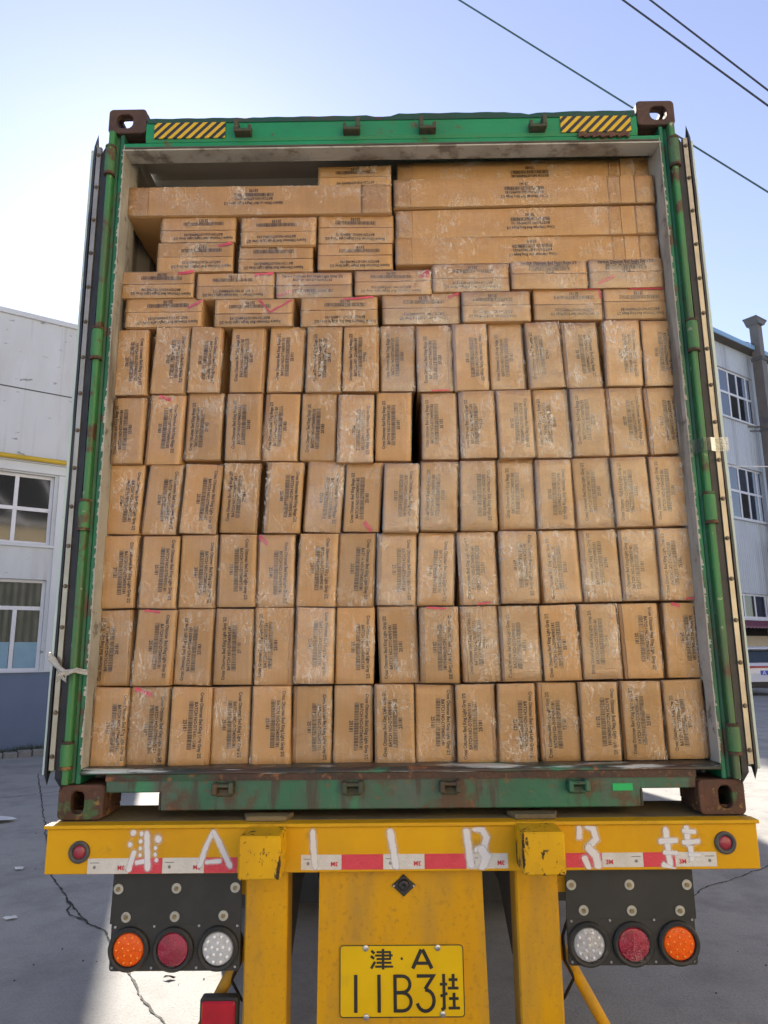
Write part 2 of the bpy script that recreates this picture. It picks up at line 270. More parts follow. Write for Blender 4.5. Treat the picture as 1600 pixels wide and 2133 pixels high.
# ------------------------------------------------------------------ mesh helpers
class MB:
    def __init__(s): s.v = []; s.f = []; s.uv = []
    def quad(s, a, b, c, d, uv=None):
        n = len(s.v); s.v += [tuple(a), tuple(b), tuple(c), tuple(d)]; s.f.append((n, n+1, n+2, n+3)); s.uv.append(uv or [(0,0),(1,0),(1,1),(0,1)])
    def poly(s, pts):
        n = len(s.v); s.v += [tuple(p) for p in pts]; s.f.append(tuple(range(n, n+len(pts)))); s.uv.append([(0,0)]*len(pts))
    def box(s, x0, x1, y0, y1, z0, z1):
        n = len(s.v)
        s.v += [(x0,y0,z0),(x1,y0,z0),(x1,y1,z0),(x0,y1,z0),(x0,y0,z1),(x1,y0,z1),(x1,y1,z1),(x0,y1,z1)]
        for f in ((0,3,2,1),(4,5,6,7),(0,1,5,4),(1,2,6,5),(2,3,7,6),(3,0,4,7)):
            s.f.append(tuple(n+i for i in f)); s.uv.append([(0,0)]*4)
        return s
    def prism(s, pts, axis, a, b):
        """pts: 2-d outline; axis x: (y,z), y: (x,z), z: (x,y)"""
        def P(p, t): return {'x': (t, p[0], p[1]), 'y': (p[0], t, p[1]), 'z': (p[0], p[1], t)}[axis]
        n = len(s.v); k = len(pts)
        s.v += [P(p, a) for p in pts] + [P(p, b) for p in pts]
        s.f.append(tuple(range(n+k-1, n-1, -1))); s.f.append(tuple(range(n+k, n+2*k))); s.uv += [[(0,0)]*k]*2
        for i in range(k):
            j = (i+1) % k; s.f.append((n+i, n+j, n+k+j, n+k+i)); s.uv.append([(0,0)]*4)
        return s
    def cyl(s, c, r, axis, a, b, n=20, r2=None):
        r2 = r if r2 is None else r2
        m = len(s.v)
        def P(q, t, rr):
            x, y = c[0]+rr*math.cos(q), c[1]+rr*math.sin(q)
            return {'x': (t, x, y), 'y': (x, t, y), 'z': (x, y, t)}[axis]
        s.v += [P(2*math.pi*i/n, a, r) for i in range(n)] + [P(2*math.pi*i/n, b, r2) for i in range(n)]
        s.f.append(tuple(range(m+n-1, m-1, -1))); s.f.append(tuple(range(m+n, m+2*n))); s.uv += [[(0,0)]*n]*2
        for i in range(n):
            j = (i+1) % n; s.f.append((m+i, m+j, m+n+j, m+n+i)); s.uv.append([(0,0)]*4)
        return s
    def lathe(s, c, prof, axis, n=24):
        """prof: (t, r) pairs along axis"""
        m = len(s.v); k = len(prof)
        for i in range(n):
            q = 2*math.pi*i/n
            for t, r in prof:
                x, y = c[0]+r*math.cos(q), c[1]+r*math.sin(q)
                s.v.append({'x': (t, x, y), 'y': (x, t, y), 'z': (x, y, t)}[axis])
        for i in range(n):
            for j in range(k-1):
                a, b = m+i*k+j, m+((i+1) % n)*k+j
                s.f.append((a, b, b+1, a+1)); s.uv.append([(0,0)]*4)
        return s
    def tube(s, path, r, n=8):
        m = len(s.v); path = [Vector(p) for p in path]
        for i, p in enumerate(path):
            d = (path[min(i+1, len(path)-1)] - path[max(i-1, 0)]).normalized()
            a = d.cross(Vector((0,0,1)) if abs(d.z) < .9 else Vector((0,1,0))).normalized(); b = d.cross(a)
            for k in range(n): s.v.append(tuple(p + a*r*math.cos(2*math.pi*k/n) + b*r*math.sin(2*math.pi*k/n)))
        for i in range(len(path)-1):
            for k in range(n):
                j = (k+1) % n; s.f.append((m+i*n+k, m+i*n+j, m+(i+1)*n+j, m+(i+1)*n+k)); s.uv.append([(0,0)]*4)
        s.f.append(tuple(range(m+n-1, m-1, -1))); s.f.append(tuple(range(m+(len(path)-1)*n, m+len(path)*n))); s.uv += [[(0,0)]*n]*2
        return s
    def holed(s, outer, hole, axis, a, b):
        """plate with a hole: outer and hole outlines hold the same number of points, same start angle"""
        def P(p, t): return {'x': (t, p[0], p[1]), 'y': (p[0], t, p[1]), 'z': (p[0], p[1], t)}[axis]
        n = len(s.v); k = len(outer)
        for t in (a, b): s.v += [P(p, t) for p in outer] + [P(p, t) for p in hole]
        for i in range(k):
            j = (i+1) % k
            for q in ((i, j, k+j, k+i), (2*k+i, 3*k+i, 3*k+j, 2*k+j), (i, 2*k+i, 2*k+j, j), (k+i, k+j, 3*k+j, 3*k+i)):
                s.f.append(tuple(n+x for x in q)); s.uv.append([(0,0)]*4)
        return s
    def build(s, name, mat, parent=None, bevel=0.0, smooth=False, uv=False, off=True, seg=1):
        me = bpy.data.meshes.new(name)
        o = Vector(parent_loc(parent)) if (parent is not None and off) else Vector((0,0,0))
        me.from_pydata([tuple(Vector(v) - o) for v in s.v], [], s.f)
        if uv:
            l = me.uv_layers.new(name='UVMap'); i = 0
            for u in s.uv:
                for q in u: l.data[i].uv = q; i += 1
        bm = bmesh.new(); bm.from_mesh(me)
        if not uv: bmesh.ops.recalc_face_normals(bm, faces=bm.faces)
        if bevel:
            es = [e for e in bm.edges if len(e.link_faces) == 2 and e.calc_face_angle(0) > R(35)]
            bmesh.ops.bevel(bm, geom=es, offset=bevel, segments=seg, affect='EDGES', profile=.5, clamp_overlap=True)
        bm.to_mesh(me); bm.free()
        me.materials.append(mat)
        if smooth:
            for p in me.polygons: p.use_smooth = True
            try: me.set_sharp_from_angle(angle=R(40))
            except Exception: pass
        ob = bpy.data.objects.new(name, me); col.objects.link(ob)
        if parent is not None: ob.parent = parent
        return ob
def parent_loc(p):
    l = Vector((0,0,0))
    while p is not None: l += p.location; p = p.parent
    return l
def tag(o, label=None, cat=None, group=None, kind=None):
    if label: o['label'] = label
    if cat: o['category'] = cat
    if group: o['group'] = group
    if kind: o['kind'] = kind
    return o
def empty(name, loc=(0,0,0), rz=0.0, ry=0.0):
    o = bpy.data.objects.new(name, None); col.objects.link(o); o.location = loc; o.rotation_euler = (0, ry, rz); o.empty_display_size = .1; return o
def linkcopy(name, me, parent, loc=(0,0,0), rot=(0,0,0), scl=(1,1,1)):
    o = bpy.data.objects.new(name, me); col.objects.link(o); o.parent = parent; o.location = loc; o.rotation_euler = rot; o.scale = scl; return o
def ribbon(mb, pts, wd, y, uv=False):
    """flat stroke in the XZ plane at depth y"""
    P = [Vector((p[0], p[1])) for p in pts]; L = []
    for i, p in enumerate(P):
        a = (P[i]-P[i-1]).normalized() if i else None; b = (P[i+1]-P[i]).normalized() if i < len(P)-1 else None
        d = ((a or b) + (b or a)).normalized(); nrm = Vector((-d.y, d.x))
        k = 1.0 if a is None or b is None else 1.0/max(.5, d.dot(b))
        ww = wd[i] if isinstance(wd, (list, tuple)) else wd
        L.append((p + nrm*ww/2*k, p - nrm*ww/2*k))
    for i in range(len(P)-1):
        (a0, a1), (b0, b1) = L[i], L[i+1]
        mb.quad((a1.x, y, a1.y), (b1.x, y, b1.y), (b0.x, y, b0.y), (a0.x, y, a0.y), [(0,0),(1,0),(1,1),(0,1)])
    return mb
def rrect(x0, x1, z0, z1, r, n=4):
    out = []
    for cx, cz, a in ((x1-r, z1-r, 0), (x0+r, z1-r, 90), (x0+r, z0+r, 180), (x1-r, z0+r, 270)):
        for i in range(n+1):
            q = R(a + 90*i/n); out.append((cx+r*math.cos(q), cz+r*math.sin(q)))
    return out
def text_mesh(lines, name, bold=.0):
    """lines: (text, height-offset z, target width, x offset, height stretch). Returns verts/faces in the XZ plane."""
    V, F = [], []
    for s, z, wd, xo, *st in lines:
        st = st[0] if st else 1.0
        cu = bpy.data.curves.new('t', 'FONT'); cu.body = s; cu.size = .1; cu.resolution_u = 2; cu.align_x = 'CENTER'; cu.align_y = 'CENTER'; cu.offset = bold; cu.fill_mode = 'FRONT'
        ob = bpy.data.objects.new('t', cu); col.objects.link(ob); bpy.context.view_layer.update()
        me = ob.to_mesh(); xs = [v.co.x for v in me.vertices] or [0, 1]
        k = wd / max(1e-6, max(xs)-min(xs)); mx = (max(xs)+min(xs))/2; ys = [v.co.y for v in me.vertices] or [0]; my = (max(ys)+min(ys))/2
        n = len(V); V += [((v.co.x-mx)*k + xo, 0, (v.co.y-my)*k*st + z) for v in me.vertices]
        F += [tuple(n+i for i in p.vertices) for p in me.polygons]
        ob.to_mesh_clear(); bpy.data.objects.remove(ob); bpy.data.curves.remove(cu)
    return V, F

# ------------------------------------------------------------------ setting: ground
g = MB(); g.quad((-900,-900,0),(900,-900,0),(900,900,0),(-900,900,0))
ground = tag(g.build('ground', concm), kind='structure')
def crack(pts, wd, name='crack', seed=0, z=.004, amp=.02):
    rnd = random.Random(seed); P = []
    for a, b in zip(pts, pts[1:]):
        n = max(2, int(math.dist(a, b)/.022))
        for i in range(n):
            t = i/n; x_, y_ = a[0]+(b[0]-a[0])*t, a[1]+(b[1]-a[1])*t; P.append((x_ + amp*1.6*noise.noise((x_*9, y_*9, seed)) + amp*.5*noise.noise((x_*40, y_*40, seed)), y_ + amp*1.6*noise.noise((x_*9, y_*9, seed+7)) + amp*.5*noise.noise((x_*40, y_*40, seed+3))))
    P.append(pts[-1]); mb = MB(); L = []
    for i, p in enumerate(P):
        q = P[min(i+1, len(P)-1)]; o = P[max(i-1, 0)]; d = Vector((q[0]-o[0], q[1]-o[1])).normalized()
        ww = wd*rnd.uniform(.35, 1.5); L.append(((p[0]-d.y*ww, p[1]+d.x*ww, z), (p[0]+d.y*ww, p[1]-d.x*ww, z)))
    for (a0, a1), (b0, b1) in zip(L, L[1:]): mb.quad(a1, b1, b0, a0)
    return mb.build(name, crackm, ground)
crack([(-5.2,8.2),(-2.85,3.6),(-2.648,3.215),(-2.36,2.80),(-2.142,2.478),(-1.971,2.26),(-1.83,2.16),(-1.712,1.949),(-1.445,1.526),(-1.258,1.204),(-1.089,1.003),(-.6,.2)], .0055, seed=2, amp=.010)
crack([(-2.3,2.72),(-2.17,2.42),(-2.0,2.30)], .006, seed=5, z=.005, amp=.012)
crack([(1.2,1.6),(2.084,2.746),(2.25,2.92),(2.448,3.026),(2.911,3.375),(3.9,4.2)], .0042, seed=3, amp=.010)
for k, (a, b) in enumerate((((-9.5,2.98),(5.5,13.88)),)):
    crack([a, b], .007, 'expansion_joint', seed=20+k, amp=.004)

# ------------------------------------------------------------------ setting: buildings  (facades run 54 degrees off the truck axis)
RZ = R(36)
def part(name, mat, parent, fn, bevel=0.0, smooth=False, label=None):
    mb = MB(); fn(mb); o = mb.build(name, mat, parent, bevel=bevel, smooth=smooth, off=False)
    if label: o['label'] = label
    return o
B = empty('factory_building', (-6.99, 10.48, 0), RZ)
tag(B, 'white rendered factory building with blue-grey base and yellow pipe, left of truck', 'building')
U1, H1 = 2.62, 8.27
WINS = [(-2.35, .53, 3.78, 5.13), (-2.35, .53, 1.42, 3.11), (-8.4, -5.5, 3.78, 5.13), (-8.4, -5.5, 1.42, 3.11)]
def facade(mb, x0, x1, z0, z1, wins, dep, th=.18):
    xs = sorted({x0, x1, *[q for a in wins for q in a[:2]]}); zs = sorted({z0, z1, *[q for a in wins for q in a[2:]]})
    for xa, xb in zip(xs, xs[1:]):
        for za, zb in zip(zs, zs[1:]):
            if any(a[0] <= xa and xb <= a[1] and a[2] <= za and zb <= a[3] for a in wins): continue
            mb.quad((xa,0,za),(xb,0,za),(xb,0,zb),(xa,0,zb))
    for a in wins:
        mb.quad((a[0],0,a[2]),(a[0],th,a[2]),(a[0],th,a[3]),(a[0],0,a[3])); mb.quad((a[1],0,a[2]),(a[1],0,a[3]),(a[1],th,a[3]),(a[1],th,a[2]))
        mb.quad((a[0],0,a[3]),(a[0],th,a[3]),(a[1],th,a[3]),(a[1],0,a[3])); mb.quad((a[0],0,a[2]),(a[1],0,a[2]),(a[1],th,a[2]),(a[0],th,a[2]))
    mb.quad((x0,0,z0),(x0,dep,z0),(x0,dep,z1),(x0,0,z1)); mb.quad((x1,0,z0),(x1,0,z1),(x1,dep,z1),(x1,dep,z0))
    mb.quad((x0,dep,z0),(x1,dep,z0),(x1,dep,z1),(x0,dep,z1)); mb.quad((x0,0,z1),(x1,0,z1),(x1,dep,z1),(x0,dep,z1))
part('wall', wallm, B, lambda m: facade(m, -16, U1, 0, H1, WINS, 9))
part('coping', trimw, B, lambda m: m.box(-16.05, U1+.05, -.05, 9.05, H1+.003, H1+.10))
part('dado', dado, B, lambda m: m.box(-16, U1, -.012, .02, .002, 1.40))
part('wall_groove', groovem, B, lambda m: m.box(-16, U1, -.004, .01, 6.79, 6.815))
part('window_lintel', trimw, B, lambda m: (m.box(-16, .78, -.06, .01, 5.16, 5.33), m.box(-16, .80, -.09, .01, 5.335, 5.36)))
part('pilaster', trimw, B, lambda m: (m.box(.60, .92, -.035, .01, 1.405, 5.155)))
part('gas_pipe', pipey, B, lambda m: m.tube([(-16, -.14, 5.40), (U1-.1, -.14, 5.40)], .047, 12), smooth=True)
for k in range(6):
    part('pipe_bracket', rivetm, B, lambda m: m.box(-9+2*k-.02, -9+2*k+.02, -.14, .02, 5.34, 5.36))
def window(parent, x0, x1, z0, z1, vs_, tz, glass, frame=pvc, y=.10, lower=False, t=.035, film_z=None):
    W = MB(); W.box(x0, x1, y, y+.06, z0, z0+t*1.6); W.box(x0, x1, y, y+.06, z1-t*1.6, z1); W.box(x0, x0+t*1.6, y+.001, y+.059, z0+t*1.6, z1-t*1.6); W.box(x1-t*1.6, x1, y+.001, y+.059, z0+t*1.6, z1-t*1.6)
    fr = W.build('window', frame, parent, off=False)
    for v in vs_:
        mm = MB(); mm.box(v-t, v+t, y-.004, y+.055, z0+t*1.6, tz-t-.001 if lower else z1-t*1.6); mm.build('mullion', frame, fr, off=False)
    if tz:
        mm = MB(); mm.box(x0+t*1.6, x1-t*1.6, y-.008, y+.05, tz-t, tz+t); mm.build('transom', frame, fr, off=False)
    xs = [x0] + list(vs_) + [x1]; zs = [z0, tz, z1] if tz else [z0, z1]
    cells = [(a, b, c, d) for c, d in zip(zs, zs[1:]) for a, b in (zip(xs, xs[1:]) if not (lower and c == tz) else [(x0, x1)])]
    for a, b, c, d in cells:
        if True:
            gl = glass[int(abs(a*7.3+c*3.1)*10) % len(glass)] if isinstance(glass, list) else glass
            mm = MB(); mm.box(a+t, b-t, y+.022, y+.03, c+t, d-t); p = mm.build('pane', gl, fr, off=False)
            p.rotation_euler = (0, 0, 0)
            if film_z and c < film_z < d:
                mm = MB(); mm.box(a+t+.01, b-t-.01, y+.016, y+.0215, c+t+.01, film_z); mm.build('frosted_film', frost, fr, off=False)
    return fr
window(B, -2.35, .53, 3.78, 5.13, (-1.73, -.92, -.115), 4.46, glass_d)
window(B, -2.35, .53, 1.42, 3.11, (-1.40, -.66, .045), 2.575, glass_g, film_z=1.95, lower=True)
window(B, -8.4, -5.5, 3.78, 5.13, (-7.7, -7.0, -6.2), 4.46, glass_d)
window(B, -8.4, -5.5, 1.42, 3.11, (-7.7, -7.0, -6.2), 2.575, glass_g)
part('sill', trimw, B, lambda m: m.box(-2.45, .60, -.05, .02, 3.72, 3.765))
part('sill', trimw, B, lambda m: m.box(-2.45, .60, -.05, .02, 1.40, 1.417))

# kerb of small stones and a weedy strip at the building's foot
K = empty('kerb', (-6.99, 10.48, 0), RZ); tag(K, kind='structure')
stone = MB(); stone.box(-.105, .105, -.07, .07, 0, .13); st_me = stone.build('kerb_stone', stonem, K, bevel=.012, off=False).data
bpy.data.objects.remove(K.children[0])
for i in range(34):
    linkcopy('kerb_stone', st_me, K, (-4.9+i*.225, -.72+random.uniform(-.01,.01), -.03+random.uniform(-.01,.01)), (random.uniform(-.04,.04), random.uniform(-.03,.03), random.uniform(-.03,.03)))
gr = MB(); rg = random.Random(4)
for i in range(9000):
    x = rg.uniform(-5, 2.6); y = -.64 + .62*rg.random()**.7; h = rg.uniform(.04, .17)*(0.5+noise.noise((x*1.3, y*2, 0))*.6+.3); a = rg.uniform(0, 6.28); wd = rg.uniform(.004, .009)
    dx, dy = math.cos(a), math.sin(a); lean = rg.uniform(.0, .08)
    gr.poly([(x-dx*wd, y-dy*wd, 0), (x+dx*wd, y+dy*wd, 0), (x-dy*lean, y+dx*lean, max(.02, h))])
go = gr.build('grass', grassm, None); go.location = (-6.99, 10.48, .0); go.rotation_euler = (0, 0, RZ)
tag(go, 'weedy green grass strip along the foot of the white building', 'grass', kind='stuff')

# grey factory block on the right
C = empty('factory_building', (20, 34, 0), RZ); tag(C, 'tall grey metal-clad factory building with window bands, right of truck', 'building')
WR = [(x0, x0+4.05, z0, z1) for x0 in (-14.6, -9.6, -4.65, .35, 5.3) for z0, z1 in ((13.3, 15.95), (8.06, 10.78), (3.16, 4.35))]
part('wall', side_g, C, lambda m: facade(m, -17, 22, 2.9, 17.3, WR, 16))
part('ground_floor_wall', creamw, C, lambda m: (m.box(-17, 22, .6, 1.0, 0, 2.35)))
part('ground_floor_recess', darkm, C, lambda m: (m.box(-17, 22, 1.003, 1.1, 0, 2.9)))
part('roof_edge', eave, C, lambda m: m.prism([(-.55, 17.32), (-.55, 17.55), (8, 19.3), (16.4, 17.55), (16.4, 17.32)], 'x', -17.4, 22.4))
part('eave', eaved, C, lambda m: m.box(-17.2, 22.2, -.5, 16.3, 17.303, 17.317))
for (x0, x1, z0, z1) in WR:
    vv = [x0 + 4.05*k/4.5 for k in (.95, 1.95, 2.9, 3.9)] if z1 - z0 > 2 else [x0 + 4.05*k/4 for k in (1, 2, 3)]
    window(C, x0, x1, z0, z1, vv, (z0 + (z1-z0)*.52) if z1-z0 > 2 else None, [glass_b, glass_b, glass_d], t=.06)
    part('sill', trimw, C, lambda m: m.box(x0-.1, x1+.1, -.10, .02, z0-.10, z0-.005))
def awn(m):
    n = 140
    for i in range(n):
        x0, x1 = -8+i*.08, -8+(i+1)*.08; w0, w1 = .03*math.sin(i*1.57), .03*math.sin((i+1)*1.57)
        m.quad((x0,-.9,2.72+w0),(x1,-.9,2.72+w1),(x1,.0,3.06+w1),(x0,.0,3.06+w0)); m.quad((x0,-.9,2.70+w0),(x0,0,3.04+w0),(x1,0,3.04+w1),(x1,-.9,2.70+w1))
        m.quad((x0,-.9,2.66+w0),(x1,-.9,2.66+w1),(x1,-.9,2.72+w1),(x0,-.9,2.72+w0))
part('awning', awnm, C, awn)
part('awning_post', ductm, C, lambda m: (m.box(-3.55, -3.49, -.85, -.79, 0, 2.7), m.box(2.0, 2.06, -.85, -.79, 0, 2.7)))
def duct(m):
    m.box(-1.02, -.50, -.85, -.35, 3.2, 16.9); m.box(-.99, -.53, -.82, -.38, 16.9, 18.75)
part('duct', ductm, C, duct)
part('duct_cap', ductm, C, lambda m: (m.prism([(-1.30,19.0),(-.22,19.0),(-.50,18.72),(-1.02,18.72)], 'y', -.95, -.25), m.box(-1.32, -.20, -.97, -.23, 19.003, 19.08)))
part('duct_collar', groovem, C, lambda m: (m.box(-1.06, -.46, -.89, -.31, 16.70, 16.9), m.box(-1.05, -.47, -.88, -.32, 12.8, 12.95)))
part('duct_bracket', rivetm, C, lambda m: [m.tube([(-1.6, 0, 13.1), (-.3, -1.1, 13.0)], .03), m.tube([(-1.4, 0, 12.9), (.3, -1.1, 12.9)], .03), m.tube([(-.9, 0, 13.2), (-.6, -1.0, 13.15)], .03)])
part('vent_elbow', cark, C, lambda m: (m.box(-.2, .9, -.6, -.05, 6.4, 7.1), m.box(.15, .55, -.58, -.12, 3.4, 6.4)))
part('duct_guy_wire', wirem, C, lambda m: m.tube([(-.5, -.7, 17.6), (-5.5, 1.0, 18.2)], .02, 6))

# cream corrugated shed opposite (mirrored in the panes, it throws warm light on the load)
D = empty('factory_building', (9.0, -8.5, 0), RZ + math.pi); tag(D, 'sunlit cream corrugated shed opposite, mirrored in the left building panes', 'building')
WD = [(x0, x0+3, 4.6, 5.9) for x0 in (-20, -14, -8, -2, 4)]
part('wall', side_c, D, lambda m: facade(m, -26, 11, 0, 12.0, WD, 12))
part('roof', eave, D, lambda m: m.prism([(-.6, 12.003), (-.6, 12.2), (6, 14), (12.6, 12.2), (12.6, 12.003)], 'x', -26.5, 11.5))
part('canopy_opening', darkm, D, lambda m: m.box(-9.5, 1.6, -.03, .02, 8.2, 11.8))
for k in range(6): part('truss_bar', pvc, D, lambda m: m.tube([(-9.5+k*1.85, -.10, 8.2), (-9.5+(k+1)*1.85, -.10, 11.8 if k % 2 else 9.9)], .09, 6))
part('truss_bar', pvc, D, lambda m: m.tube([(-9.5, -.10, 8.2), (1.6, -.10, 8.5)], .10, 6))
for a in WD: window(D, *a, (a[0]+1, a[0]+2), 5.3, glass_d, t=.05)

# ------------------------------------------------------------------ SUV
S = empty('parked_car', (14.08, 24.5, 0), 0); tag(S, 'white SUV with red tail-light bar parked by the grey factory', 'car')
def carbody(m):
    secs = [(.0, .80, .42, 1.04, .80), (.06, .93, .36, 1.12, .90), (.9, .955, .33, 1.10, .93), (3.3, .955, .33, 1.06, .93), (4.3, .93, .34, .98, .90), (4.68, .80, .42, .80, .70)]
    rings = []
    for y, wx, z0, z1, wt in secs:
        rings.append([(-wx*.92, y, z0), (-wx, y, z0+.12), (-wx, y, (z0+z1)/2+.08), (-wt, y, z1), (wt, y, z1), (wx, y, (z0+z1)/2+.08), (wx, y, z0+.12), (wx*.92, y, z0)])
    n = len(m.v)
    for r in rings: m.v += r
    for i in range(len(rings)-1):
        for k in range(8):
            j = (k+1) % 8; m.f.append((n+i*8+k, n+i*8+j, n+(i+1)*8+j, n+(i+1)*8+k)); m.uv.append([(0,0)]*4)
    m.f.append(tuple(n+k for k in range(8))); m.f.append(tuple(n+(len(rings)-1)*8+k for k in range(8))); m.uv += [[(0,0)]*8]*2
part('body', carw, S, carbody, bevel=.03, smooth=True)
def cabin(m):
    lo = [(-.90,.10,1.10),(.90,.10,1.10),(.90,3.35,1.05),(-.90,3.35,1.05)]; hi = [(-.66,.48,1.74),(.66,.48,1.74),(.66,2.2,1.74),(-.66,2.2,1.74)]
    n = len(m.v); m.v += lo + hi
    for f in ((0,1,5,4),(1,2,6,5),(2,3,7,6),(3,0,4,7),(4,5,6,7)): m.f.append(tuple(n+i for i in f)); m.uv.append([(0,0)]*4)
part('cabin', carw, S, cabin, bevel=.04, smooth=True)
part('rear_window', carglass, S, lambda m: m.quad((-.84,.145,1.20),(.84,.145,1.20),(.66,.40,1.66),(-.66,.40,1.66)))
part('roof_spoiler', carw, S, lambda m: m.prism([(.30,1.70),(.34,1.76),(.9,1.80),(.9,1.75)], 'x', -.68, .68))
part('roof_panel', carw, S, lambda m: m.prism([(.45,1.742),(.7,1.80),(1.9,1.80),(2.3,1.742)], 'x', -.66, .66), bevel=.02)
part('tail_light_bar', carred, S, lambda m: (m.box(-.90, .90, -.035, .06, 1.015, 1.085), m.prism([(-.93,.90),(-.93,1.085),(-.76,1.085),(-.76,1.01),(-.86,.98)], 'y', -.03, .3), m.prism([(.93,.90),(.93,1.085),(.76,1.085),(.76,1.01),(.86,.98)], 'y', -.03, .3)))
part('bumper', cark, S, lambda m: m.box(-.90, .90, -.04, .3, .30, .50), bevel=.03)
part('bumper_trim', carw, S, lambda m: (m.box(-.91, .91, -.06, .1, .52, .57)))
pl = part('number_plate', carblue, S, lambda m: m.box(-.42, .42, -.03, .0, .76, .92))
V_, F_ = text_mesh([('A 2B602', 0, .74, 0)], 'n'); me = bpy.data.meshes.new('plate_text'); me.from_pydata(V_, [], F_); me.materials.append(whitep); linkcopy('plate_text', me, pl, (0, -.035, .84))
for sx in (-1, 1):
    for yy in (.95, 3.75):
        wl = MB(); wl.lathe((yy, .36), [(sx*.68, .2), (sx*.68, .34), (sx*.72, .36), (sx*.90, .36), (sx*.94, .34), (sx*.94, .2)], 'x', 20)
        o = wl.build('wheel', tyrem, S, off=False, smooth=True); r_ = MB(); r_.cyl((yy, .36), .24, 'x', sx*.80, sx*.93, 16); r_.build('rim', rimm, o, off=False)

# ------------------------------------------------------------------ overhead wires
def wire(a, b, r, mat, label, sag=.15, ext=(0, 0)):
    a, b = Vector(a), Vector(b); d = b-a; a = a - d*ext[0]; b = b + d*ext[1]
    P = [a.lerp(b, t/24) - Vector((0, 0, sag*4*(t/24)*(1-t/24)*(b-a).length/10)) for t in range(25)]
    c_ = P[0]; mb = MB(); mb.tube(P, r, 6); o = mb.build('overhead_cable', mat); tag(o, label, 'cable', 'overhead cables')
wire((1.456, 9, 14.156), (6.957, 9, 9.866), .016, wireg, 'single greenish cable passing behind the container top right corner', .0, (1.0, 2.5))
wire((3.837, 7, 11.962), (5.934, 7, 9.963), .015, wirem, 'lower of the two dark parallel cables, top right sky', .0, (2.0, 3.0))
wire((4.498, 7.5, 12.484), (6.275, 7.5, 10.682), .015, wirem, 'upper of the two dark parallel cables, top right corner', .0, (2.0, 3.0))
wire((10.97, 20, 7.582), (12.377, 20, 7.547), .02, wirew, 'thin white cable crossing in front of the grey factory', .0, (1.5, 2.5))

# litter
for k, (x, y, s, m, lb) in enumerate(((-4.09, 5.15, .16, paperm, 'larger crumpled white paper on the concrete at left edge'), (-3.026, 3.461, .05, paperm, 'small white paper scrap on the concrete left of bumper beam'), (-2.521, 2.355, .045, paperm, 'small bent white scrap on the shaded concrete lower left'))):
    mb = MB(); pr = random.Random(k); n = 9
    P = [(x + s*math.cos(6.28*i/n)*pr.uniform(.6, 1.1), y + s*.8*math.sin(6.28*i/n)*pr.uniform(.6, 1.1), .006 + pr.uniform(0, s*.35)) for i in range(n)]
    for i in range(n): mb.poly([P[i], P[(i+1) % n], (x, y, .01+s*.2)]); 
    tag(mb.build('paper_scrap', m), lb, 'litter', 'paper scraps')
mb = MB(); pr = random.Random(9)
P = [(-1.213 + .035*math.cos(6.28*i/8), 1.465 + .012*math.sin(6.28*i/8), .006+pr.uniform(0, .012)) for i in range(8)]
for i in range(8): mb.poly([P[i], P[(i+1) % 8], (-1.213, 1.465, .02)])
tag(mb.build('dry_leaf', leafm), 'dark curled leaf on the sunlit concrete below the left lamps', 'litter')
mb = MB()
for i in range(60):
    x, y = pr.uniform(-4, -.9), pr.uniform(1.2, 6); s = pr.uniform(.002, .006); mb.box(x-s, x+s*.6, y-s*.7, y+s, .002, .002+s*.8)
    x, y = pr.uniform(1.3, 5), pr.uniform(1.2, 7); mb.box(x-s, x+s*.6, y-s*.7, y+s, .002, .002+s*.8)
tag(mb.build('grit', crackm), 'dark grit and specks scattered on the concrete', 'grit', kind='stuff')

# ------------------------------------------------------------------ shipping container
ZB = 1.10; ZT = ZB + 2.896
Q = empty('shipping_container', (0, 0, ZB)); tag(Q, 'weathered green shipping container with doors folded open, loaded with cartons', 'container')
def bld(name, mat, fn, parent=None, bevel=0.0, smooth=False, label=None, seg=1):
    mb = MB(); fn(mb); o = mb.build(name, mat, parent if parent is not None else Q, bevel=bevel, smooth=smooth, seg=seg)
    if label: o['label'] = label
    return o
L40 = 12.19
